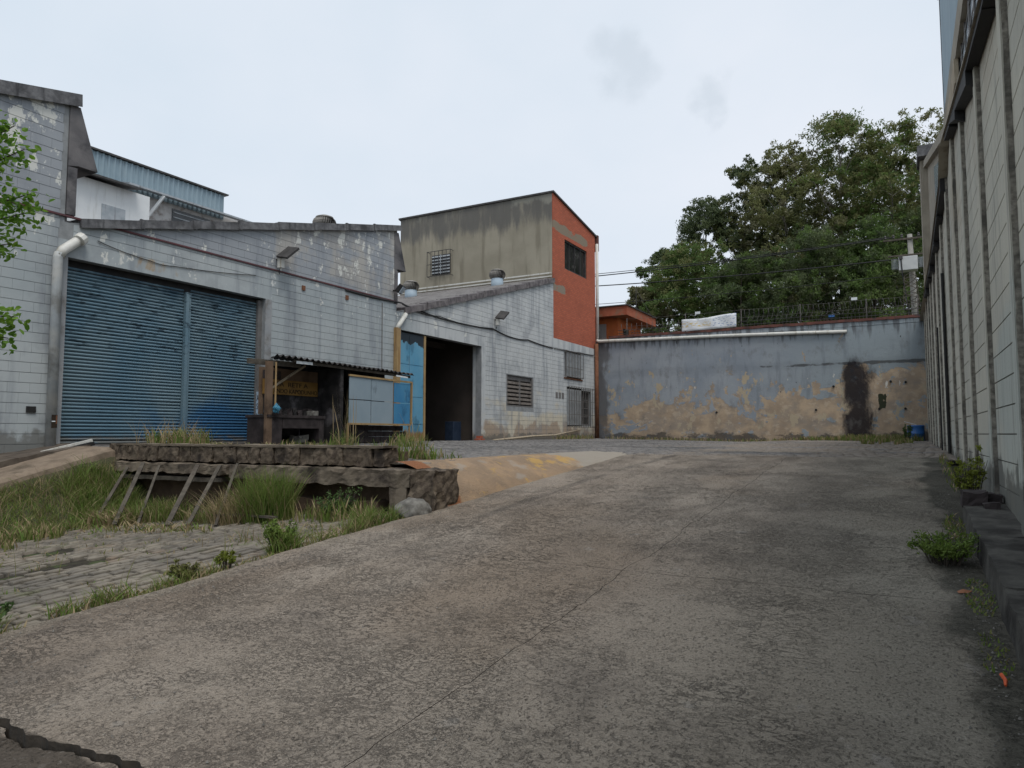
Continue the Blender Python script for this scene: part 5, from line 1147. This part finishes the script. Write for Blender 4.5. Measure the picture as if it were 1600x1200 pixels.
# grey and blue sheet-metal gate panel leaning in front
gp = empty('gate_panel', (-13.35, 16.3, 1.37), 'grey and blue sheet-metal gate panel in an ochre frame beside the shed', 'gate panel')
def gz(y, z): return (y, z + (16.3 - y) * .012)
yA, yB_, z0, z1 = 14.9, 17.72, 1.90, 3.20
mb = MB(); mb.bar((sx + .05, yA - .03, z0 - .02), (sx + .05, yB_, z0 - .02), .05, .05); mb.bar((sx + .05, yA, z1 + .02), (sx + .05, yB_ + .02, z1 - .01), .05, .05); mb.bar((sx + .05, yB_, z0), (sx + .05, yB_ + .02, z1), .05, .06, up=(1, 0, 0)); mb.bar((sx + .05, yA - .03, 1.37), (sx + .05, yA - .03, z0 - .02), .05, .05, up=(1, 0, 0)); mb.bar((sx + .05, yB_ - .08, 1.37), (sx + .05, yB_ - .08, z0 - .05), .04, .04, up=(1, 0, 0)); mb.build('frame', 'ochre', gp)
for (a, b, c, e, mt) in ((14.92, 15.84, z0, 2.55, 'panel_grey'), (15.85, 16.84, z0, 2.54, 'panel_grey'), (14.92, 15.84, 2.56, z1, 'panel_grey'), (15.85, 16.84, 2.55, z1 - .01, 'panel_grey'), (16.88, 17.68, z0, 2.52, 'panel_blue'), (16.88, 17.68, 2.54, z1 - .06, 'panel_blue')):
    MB().box(sx + .03, sx + .04 + random.uniform(0, .008), a + .006, b - .006, c + .006, e - .006).build('sheet', mt, gp)
# door-side clutter
for i, (y, z, r) in enumerate(((24.05, 1.31, 0), (24.32, 1.31, .1), (24.18, 1.42, .05))):
    o = MB().obox((FX + .18, y, z + .055), (.19, .23, .10), Matrix.Rotation(r, 3, 'Z')).build('loose_brick', 'brick_loose'); tag(o, ('loose red brick touching the doorway jamb, bottom of the little pile', 'loose red brick lying outside the jamb at the bottom of the pile', 'topmost loose red brick of the little pile by the doorway')[i], 'brick', 'bricks by the doorway')
tag(MB().box(-16.3, -15.9, 23.9, 24.5, 1.31, 2.1).build('cabinet', 'dark_blue', bevel=.02), 'dark blue cabinet standing just inside the open doorway', 'cabinet')
tag(MB().tube([(-14.55, 24.8, 1.34), (-14.6, 28.5, 1.50), (-14.75, 31, 1.54), (-14.92, 34.3, 1.80)], [.045, .05, .04, .035], 8).build('timber_pole', 'wood_pale', None, True), 'long pale wooden pole lying against the foot of the block wall', 'pole')

# ================================================================== KERB ON THE RIGHT
mb = MB()
kb = empty('kerb', (.75, 6, .4), 'dark broken concrete kerb along the foot of the right-hand wall', 'kerb')
for i, (a, b) in enumerate(((-2, 1.2), (1.21, 3.4), (3.41, 5.6), (5.61, 7.3), (7.31, 9.2))):
    mb = MB(); h0 = .20 + .006 * (i % 2); xf = .50 + .006 * (i % 2); d_ = 0
    rough_hexa(mb, [(xf, a, .073 * a - .1), (RX + .01, a, .073 * a - .1), (RX + .01, b, .073 * b - .1), (xf, b, .073 * b - .1), (xf + .02, a, .073 * a + h0 + d_), (RX + .01, a, .073 * a + h0 + d_), (RX + .01, b, .073 * b + h0 + d_), (xf + .02, b, .073 * b + h0 + d_)], 5, int((b - a) * 9), 4, .018, 4, 0, i + 90); mb.build('kerb_stone', 'kerb', kb)
for i, (x, y, r, nm) in enumerate(((.62, 9.05, .11, 'largest dark rubble chunk at the far end of the kerb'), (.80, 9.2, .08, 'dark rubble chunk lying against the wall at the far end of the kerb'), (.74, 8.75, .06, 'smallest dark rubble chunk on top of the far end of the kerb'))):
    mb = MB(); zb = .073 * y + .17; rbox(mb, x - r, x + r, y - r * 1.3, y + r * 1.3, zb, zb + r * 1.5, (4, 4, 3), r * .35, 6, 100 + i); tag(mb.build('rubble_lump', 'counter'), nm, 'rubble', 'rubble on the kerb end')

# ================================================================== PLANTS
def blades(n, cx, cy, rx, ry, zf, h0, h1, lean=.35, w=.010, dry=.15, clump=0):
    if clump:
        c0 = rng.uniform(-1, 1, (clump, 2)); idx = rng.integers(0, clump, n); px = cx + rx * (c0[idx, 0]) + rng.normal(0, .05, n); py = cy + ry * c0[idx, 1] + rng.normal(0, .05, n)
    else:
        a = rng.uniform(0, 6.283, n); r = np.sqrt(rng.uniform(0, 1, n)); px = cx + rx * r * np.cos(a); py = cy + ry * r * np.sin(a)
    pz = zf(px, py) - .015; h = rng.uniform(h0, h1, n); a = rng.uniform(0, 6.283, n); ln = h * np.abs(rng.normal(lean, lean * .5, n)); ww = w * rng.uniform(.6, 1.5, n)
    dx, dy = np.cos(a), np.sin(a); sxv, syv = -dy, dx; tw = rng.uniform(0, 6.28, n); sxv, syv = np.cos(tw), np.sin(tw)
    V = np.zeros((n, 8, 3))
    for k, (t, wf) in enumerate(((0, .8), (.4, 1.0), (.75, .6), (1.0, .08))):
        bx, by, bz = px + dx * ln * t ** 1.8, py + dy * ln * t ** 1.8, pz + h * (t - .16 * t ** 3 * np.minimum(1.6, ln / h))
        for e, sg_ in ((0, -1), (1, 1)):
            V[:, 2 * k + e, 0] = bx + sg_ * sxv * ww * wf; V[:, 2 * k + e, 1] = by + sg_ * syv * ww * wf; V[:, 2 * k + e, 2] = bz
    F = np.array([(0, 1, 3, 2), (2, 3, 5, 4), (4, 5, 7, 6)]); F = (F[None] + (np.arange(n) * 8)[:, None, None]).reshape(-1, 4)
    u = rng.uniform(0, 1, n); mi = np.repeat(np.where(u < dry, 2, np.where(u < dry + .35, 1, 0)), 3)
    return V.reshape(-1, 3), F, mi
def grass(name, parts, parent=None):
    Vs, Fs, Ms, o = [], [], [], 0
    for p in parts:
        V, F, m_ = blades(**p); Vs.append(V); Fs.append(F + o); Ms.append(m_); o += len(V)
    return link(name, npmesh(name, np.concatenate(Vs), np.concatenate(Fs), ['grass_green', 'grass_olive', 'grass_dry'], np.concatenate(Ms)), parent)
def z_bank(x, y):
    x = np.asarray(x, float); y = np.asarray(y, float); u = np.clip((x + 13) / 1.4, 0, 1); zc = np.maximum(1.34 - .27 * np.maximum(0, 8 - y), z_pit(-13, y) + .03) - .08; zb = z_pit(x, y) - .015
    return zc + (zb - zc) * np.minimum(1, u * 1.05) ** .8
B = lambda n, cx, cy, rx, ry, zf, h0, h1, **k: dict(n=n, cx=cx, cy=cy, rx=rx, ry=ry, zf=zf, h0=h0, h1=h1, **k)
o = grass('bank_grass', [B(4800, -12.15, 5.6, .75, 2.4, z_bank, .08, .28, w=.0045, dry=.14, lean=.8), B(2200, -12.1, 7.4, .75, .55, z_bank, .15, .42, w=.005, dry=.06, lean=.6), B(380, -11.6, 5.4, .5, 2.0, z_bank, .10, .3, dry=.35, lean=.6), B(120, -12.2, 6.0, .6, 2.0, z_bank, .35, .65, w=.003, dry=.9, lean=.4), B(1100, -12.72, 5.9, .2, 2.3, z_bank, .08, .26, w=.004, dry=.45, lean=.8)])
stuff(o); o['label'] = 'long rough grass covering the earth bank left of the dock'
o = grass('dock_foot_grass', [B(1000, -10.6, 7.35, .65, .3, z_pit, .12, .45, w=.005, dry=.15, lean=.5), B(550, -9.2, 7.35, .6, .3, z_pit, .10, .36, w=.005, dry=.35, lean=.7), B(500, -11.2, 7.0, .7, .3, z_pit, .1, .35, dry=.5, lean=.7), B(350, -9.9, 6.6, 1.6, .25, z_pit, .04, .14, dry=.5, lean=.8), B(260, -7.0, 7.5, .7, .3, z_pit, .12, .35, dry=.25)])
stuff(o); o['label'] = 'grass and weeds growing along the foot of the broken dock'
o = grass('wall_foot_grass', [B(1500, -1.0, 35.7, 1.7, .8, z_up, .12, .38, w=.014, dry=.3), B(600, -2.9, 36.2, 1.6, .4, z_up, .10, .28, w=.014, dry=.35), B(700, -9, 36.5, 5.4, .25, z_up, .06, .22, w=.014, dry=.5), B(500, -.6, 31, 1.0, 3.0, z_up, .08, .25, w=.014, dry=.3, clump=26), B(300, -14.6, 33, .3, 2.5, z_up, .08, .3, w=.014, dry=.5)])
stuff(o); o['label'] = 'patchy grass along the foot of the peeling boundary wall'
z_dock = lambda x, y: 0 * np.asarray(x) + 1.38
o = grass('dock_top_grass', [B(420, -12.2, 8.9, .8, .4, z_dock, .12, .42, dry=.35), B(90, -12.4, 8.8, .9, .4, z_dock, .35, .62, w=.004, dry=1.0), B(200, -9.5, 8.8, 2.4, .3, z_dock, .04, .13, dry=.5, lean=.8, clump=14), B(240, -7.2, 9.0, .7, .6, z_up, .08, .35, dry=.3, clump=9), B(160, -7.0, 9.6, .6, .8, z_up, .06, .2, dry=.2), B(120, -9.2, 8.3, 2.8, .15, z_dock, .03, .1, dry=.8, lean=.9), B(120, -13.2, 13.4, .4, 1.0, z_up, .06, .2, dry=.3)])
stuff(o); o['label'] = 'sparse grass and dry stalks on top of the dock'
o = grass('joint_grass', [B(1200, -8.7, 4.2, 2.9, 3.0, z_pit, .02, .07, w=.006, dry=.45, lean=.7, clump=170), B(260, -11.3, 5.9, .5, .3, z_pit, .08, .26, dry=.35), B(300, -10.9, 4.9, .6, .5, z_pit, .06, .2, dry=.4), B(900, -5.72, 4.5, .09, 3.4, z_pit, .03, .10, w=.007, dry=.45, lean=.6, clump=90)])
stuff(o); o['label'] = 'short grass growing in the joints between the setts'
# separate tufts along the ramp edge and elsewhere
TUFTS = [(-5.78, 2.62, 170, .10, .26, .05, 'green grass tuft at the ramp edge'), (-5.9, 3.4, 120, .06, .16, .2, ''), (-5.80, 3.65, 150, .08, .2, .3, ''), (-5.75, 4.15, 160, .06, .17, .15, ''), (-5.78, 4.45, 160, .06, .18, .4, ''), (-5.85, 5.55, 260, .12, .32, .12, ''), (-5.75, 6.1, 120, .06, .2, .3, ''), (-5.8, 6.6, 160, .1, .25, .25, ''), (-6.0, 7.0, 200, .12, .3, .2, ''), (-5.85, 7.25, 200, .1, .28, .1, '')]
ORD = ('first', 'second', 'third', 'fourth', 'fifth', 'sixth', 'seventh', 'eighth', 'ninth', 'tenth')
for i, (x, y, n, h0, h1, dr_, _) in enumerate(TUFTS[::-1]):
    o = grass('grass_tuft', [B(n, x, y, .13, .20, z_pit, h0, h1, w=.0045, dry=dr_, lean=.7)]); tag(o, 'grass tuft on the ramp edge, ' + ORD[i] + ' counting away from the cement lump', 'grass tuft', 'tufts along the ramp edge')
o = grass('grass_clump', [B(1500, -8.2, 7.45, .42, .32, z_pit, .3, .85, w=.0045, dry=.05, lean=.35), B(800, -8.7, 7.3, .45, .3, z_pit, .2, .6, w=.004, dry=.7, lean=.6)]); tag(o, 'large bright green grass clump in front of the broken dock', 'grass clump')
o = grass('grass_clump', [B(130, -10.25, 11.3, .3, .35, z_up, .15, .5, w=.009, dry=.2), B(16, -10.25, 11.3, .25, .3, z_up, .9, 1.35, w=.007, dry=.9, lean=.22)]); tag(o, 'tall thin grass clump with dry stalks in front of the shed', 'grass clump')
o = grass('grass_clump', [B(170, -11.0, 14.5, .5, .5, z_up, .1, .45, w=.010, dry=.25), B(10, -11, 14.4, .3, .3, z_up, .6, 1.0, w=.006, dry=.9, lean=.3)]); tag(o, 'grass clump in front of the blue end of the gate panel', 'grass clump')
def weed(name, label, c, r, h, nst, nl, mat, size, zf, cat='weed', group=None):
    t = empty(name, (c[0], c[1], float(zf(*c))), label, cat, group); mb = MB(); cs = []
    for k in range(nst):
        a = random.uniform(0, 6.28); q = r * math.sqrt(random.random()); x0, y0 = c[0] + q * .4 * math.cos(a), c[1] + q * .4 * math.sin(a); z0 = float(zf(x0, y0)) - .02
        x1, y1 = c[0] + q * math.cos(a), c[1] + q * math.sin(a); hh = h * random.uniform(.5, 1); P = [Vector((x0, y0, z0)).lerp(Vector((x1, y1, z0 + hh)), t_) + Vector((0, 0, .06 * math.sin(t_ * 3))) for t_ in (0, .33, .66, 1)]
        mb.tube(P, [.006, .005, .004, .002], 4); cs += [tuple(P[1].lerp(P[3], random.random())) for _ in range(4)]
    mb.build('stems', 'bark_dark', t); V, F = leaf_cloud(cs, [r * .16] * len(cs), nl, size, .9, 0); link('foliage', npmesh('foliage', V, F, [mat]), t); return t
weed('weed_bush', 'dark green leafy weed bush on the ramp beside the right-hand kerb', (.26, 7.05), .28, .27, 52, 13, 'grass_green', .016, z_ramp)
weed('weed_bush', 'yellow-green fern climbing at the foot of the right wall behind the kerb end', (.68, 10.4), .22, .75, 26, 8, 'fern', .026, z_ramp, 'fern')
weed('weed_bush', 'thin upright weed in front of the blue drum', (.05, 34.6), .3, .8, 14, 10, 'weed', .04, z_up)
weed('weed_bush', 'pink-stemmed weed at the foot of the dock plinth', (-7.0, 7.55), .35, .45, 26, 8, 'weed', .02, z_pit)
weed('weed_bush', 'broad-leaved weed at the near end of the sett edge', (-6.05, 2.75), .25, .22, 26, 10, 'weed', .022, z_pit)
weed('weed_bush', 'bushy light green weed on the ramp edge in front of the large grass clump', (-5.95, 5.6), .22, .34, 34, 10, 'grass_green', .022, z_pit)
weed('weed_bush', 'low brownish weed on the ramp edge between the bushy weed and the near tufts', (-5.85, 4.35), .16, .18, 26, 10, 'grass_olive', .016, z_pit)
weed('weed_bush', 'small bright weed on the ramp edge next to the low brownish weed', (-5.82, 4.8), .12, .2, 16, 9, 'fern', .018, z_pit)
o = grass('pit_stems', [B(70, -8.2, 4.2, 2.2, 2.0, z_pit, .12, .36, w=.0028, dry=.5, lean=.2, clump=30), B(300, -6.6, 6.6, .8, .8, z_pit, .05, .22, w=.004, dry=.45, lean=.6, clump=26)]); stuff(o); o['label'] = 'thin upright weed stems sprouting between the setts'
moss = [B(320, .42, 6.1, .09, .5, z_ramp, .015, .05, w=.006, dry=.1, lean=.6), B(240, .42, 8.6, .10, .8, z_ramp, .02, .08, w=.006, dry=.2, lean=.6), B(120, .40, 4.9, .08, .4, z_ramp, .015, .05, w=.006, dry=.1), B(160, .6, 13.5, .1, 2.5, z_ramp, .03, .12, w=.008, dry=.3)]
o = grass('kerb_grass', moss); stuff(o); o['label'] = 'low moss and grass along the foot of the kerb'
# dead leaf, orange scrap and iron bars by the kerb
tag(MB().add([(.30, 6.12, .455), (.36, 6.15, .458), (.39, 6.21, .462), (.33, 6.19, .475), (.29, 6.16, .46)], [(0, 1, 3), (1, 2, 3), (0, 3, 4)]).build('fallen_leaf', 'leaf_dry'), 'single reddish fallen leaf on the ramp below the weed bush', 'leaf')
tag(MB().tube([(.40, 4.42, .335), (.405, 4.46, .35), (.392, 4.50, .365), (.398, 4.54, .352)], [.006, .010, .010, .006], 6).build('plastic_scrap', 'orange_litter'), 'bright orange plastic scrap on the ground by the kerb', 'litter')
tag(MB().tube([(.22, 3.47, .262), (.49, 3.56, .275)], .008, 6).build('iron_bar', 'rebar'), 'thin rusty iron bar lying against the kerb beyond the shorter one', 'iron bar')
tag(MB().tube([(.24, 3.04, .232), (.49, 3.12, .245)], .008, 6).build('iron_bar', 'rebar'), 'short rusty iron bar lying by the kerb in the near corner', 'iron bar')
# gravel and crumbs on the ramp
n = 1500; px = rng.uniform(-5.5, .6, n); py = rng.uniform(2.1, 11, n); edge = rng.uniform(0, 1, n) < .55; px = np.where(edge, np.where(rng.uniform(0, 1, n) < .5, .48 - np.abs(rng.normal(0, .12, n)), -5.5 + np.abs(rng.normal(0, .3, n))), px)
s_ = rng.uniform(.003, .010, n); base = np.array([(1, 0, 0), (-.5, .87, 0), (-.5, -.87, 0), (.1, .1, 1)]); V = base[None] * s_[:, None, None] * rng.uniform(.6, 1.4, (n, 4, 1)) + np.stack([px, py, z_ramp(px, py) + .004], -1)[:, None]
F = (np.array([(0, 1, 3), (1, 2, 3), (2, 0, 3)])[None] + (np.arange(n) * 4)[:, None, None]).reshape(-1, 3)
o = stuff(link('gravel', npmesh('gravel', V.reshape(-1, 3), F, ['boulder']))); o['label'] = 'loose gravel crumbs scattered on the concrete ramp'

# ---- tree whose twigs reach into view beside the left wall
nt_ = empty('broadleaf_tree', (-8.0, 1.5, float(z_pit(-8.0, 1.5))), 'bright green leafy tree whose twigs hang in front of the left wall', 'tree')
mb = MB(); b0 = Vector((-8.0, 1.5, float(z_pit(-8.0, 1.5)) - .05)); fork = b0 + Vector((.15, .1, 2.0)); mb.tube([b0, b0 + Vector((.06, .02, 1)), fork], [.11, .09, .075], 8)
LV, cs = [], []
for tip in ((-5.96, 2.82, 3.98), (-5.90, 2.87, 3.80), (-5.86, 2.92, 3.46), (-5.84, 2.93, 3.32), (-6.02, 2.86, 3.07), (-5.98, 2.92, 2.50), (-6.06, 2.90, 2.34), (-6.1, 2.7, 4.15), (-6.9, 2.2, 4.4), (-7.3, 2.4, 3.6), (-8.6, 1.0, 4.2), (-8.9, 2.2, 3.9), (-8.1, .6, 4.6), (-7.2, 1.2, 4.9), (-9.2, 1.4, 3.3), (-7.0, 3.0, 3.1)):
    tip = Vector(tip); mid = fork.lerp(tip, .5) + Vector((0, 0, .25)); P = [fork, fork.lerp(mid, .5) + Vector((0, 0, .1)), mid, mid.lerp(tip, .6) + Vector((0, 0, .05)), tip]
    mb.tube(P, [.04, .03, .02, .010, .004], 5); tw = []
    for k in range(130):
        u = random.uniform(.86, 1.0); q = P[3].lerp(P[4], (u - .8) / .2); off = Vector((random.gauss(0, .085), random.gauss(0, .085), random.gauss(0, .075) - .02)) * (1.3 - (u - .8) * 3.4)
        cs.append(q + off)
    for k in range(30):
        u = random.random(); q = P[2].lerp(P[3], u); cs.append(q + Vector((random.gauss(0, .16), random.gauss(0, .16), random.gauss(0, .12))))
mb.build('trunk', 'bark_dark', nt_, True)
V, F = [], []
for q in cs:
    a = Vector((random.gauss(0, 1), random.gauss(0, 1), random.gauss(-.3, .6))).normalized(); b = a.cross(Vector((random.gauss(0, 1), random.gauss(0, 1), random.gauss(0, 1)))).normalized(); nrm = a.cross(b); L_ = random.uniform(.04, .07); o = len(V)
    V += [q, q + a * L_ * .3 + b * L_ * .26 + nrm * .005, q + a * L_ * .7 + b * L_ * .24 + nrm * .005, q + a * L_, q + a * L_ * .7 - b * L_ * .24 + nrm * .005, q + a * L_ * .3 - b * L_ * .26 + nrm * .005]; F += [(o, o + 1, o + 2, o + 3), (o, o + 3, o + 4, o + 5)]
MB().add(V, F).build('crown', 'leaf_near', nt_)
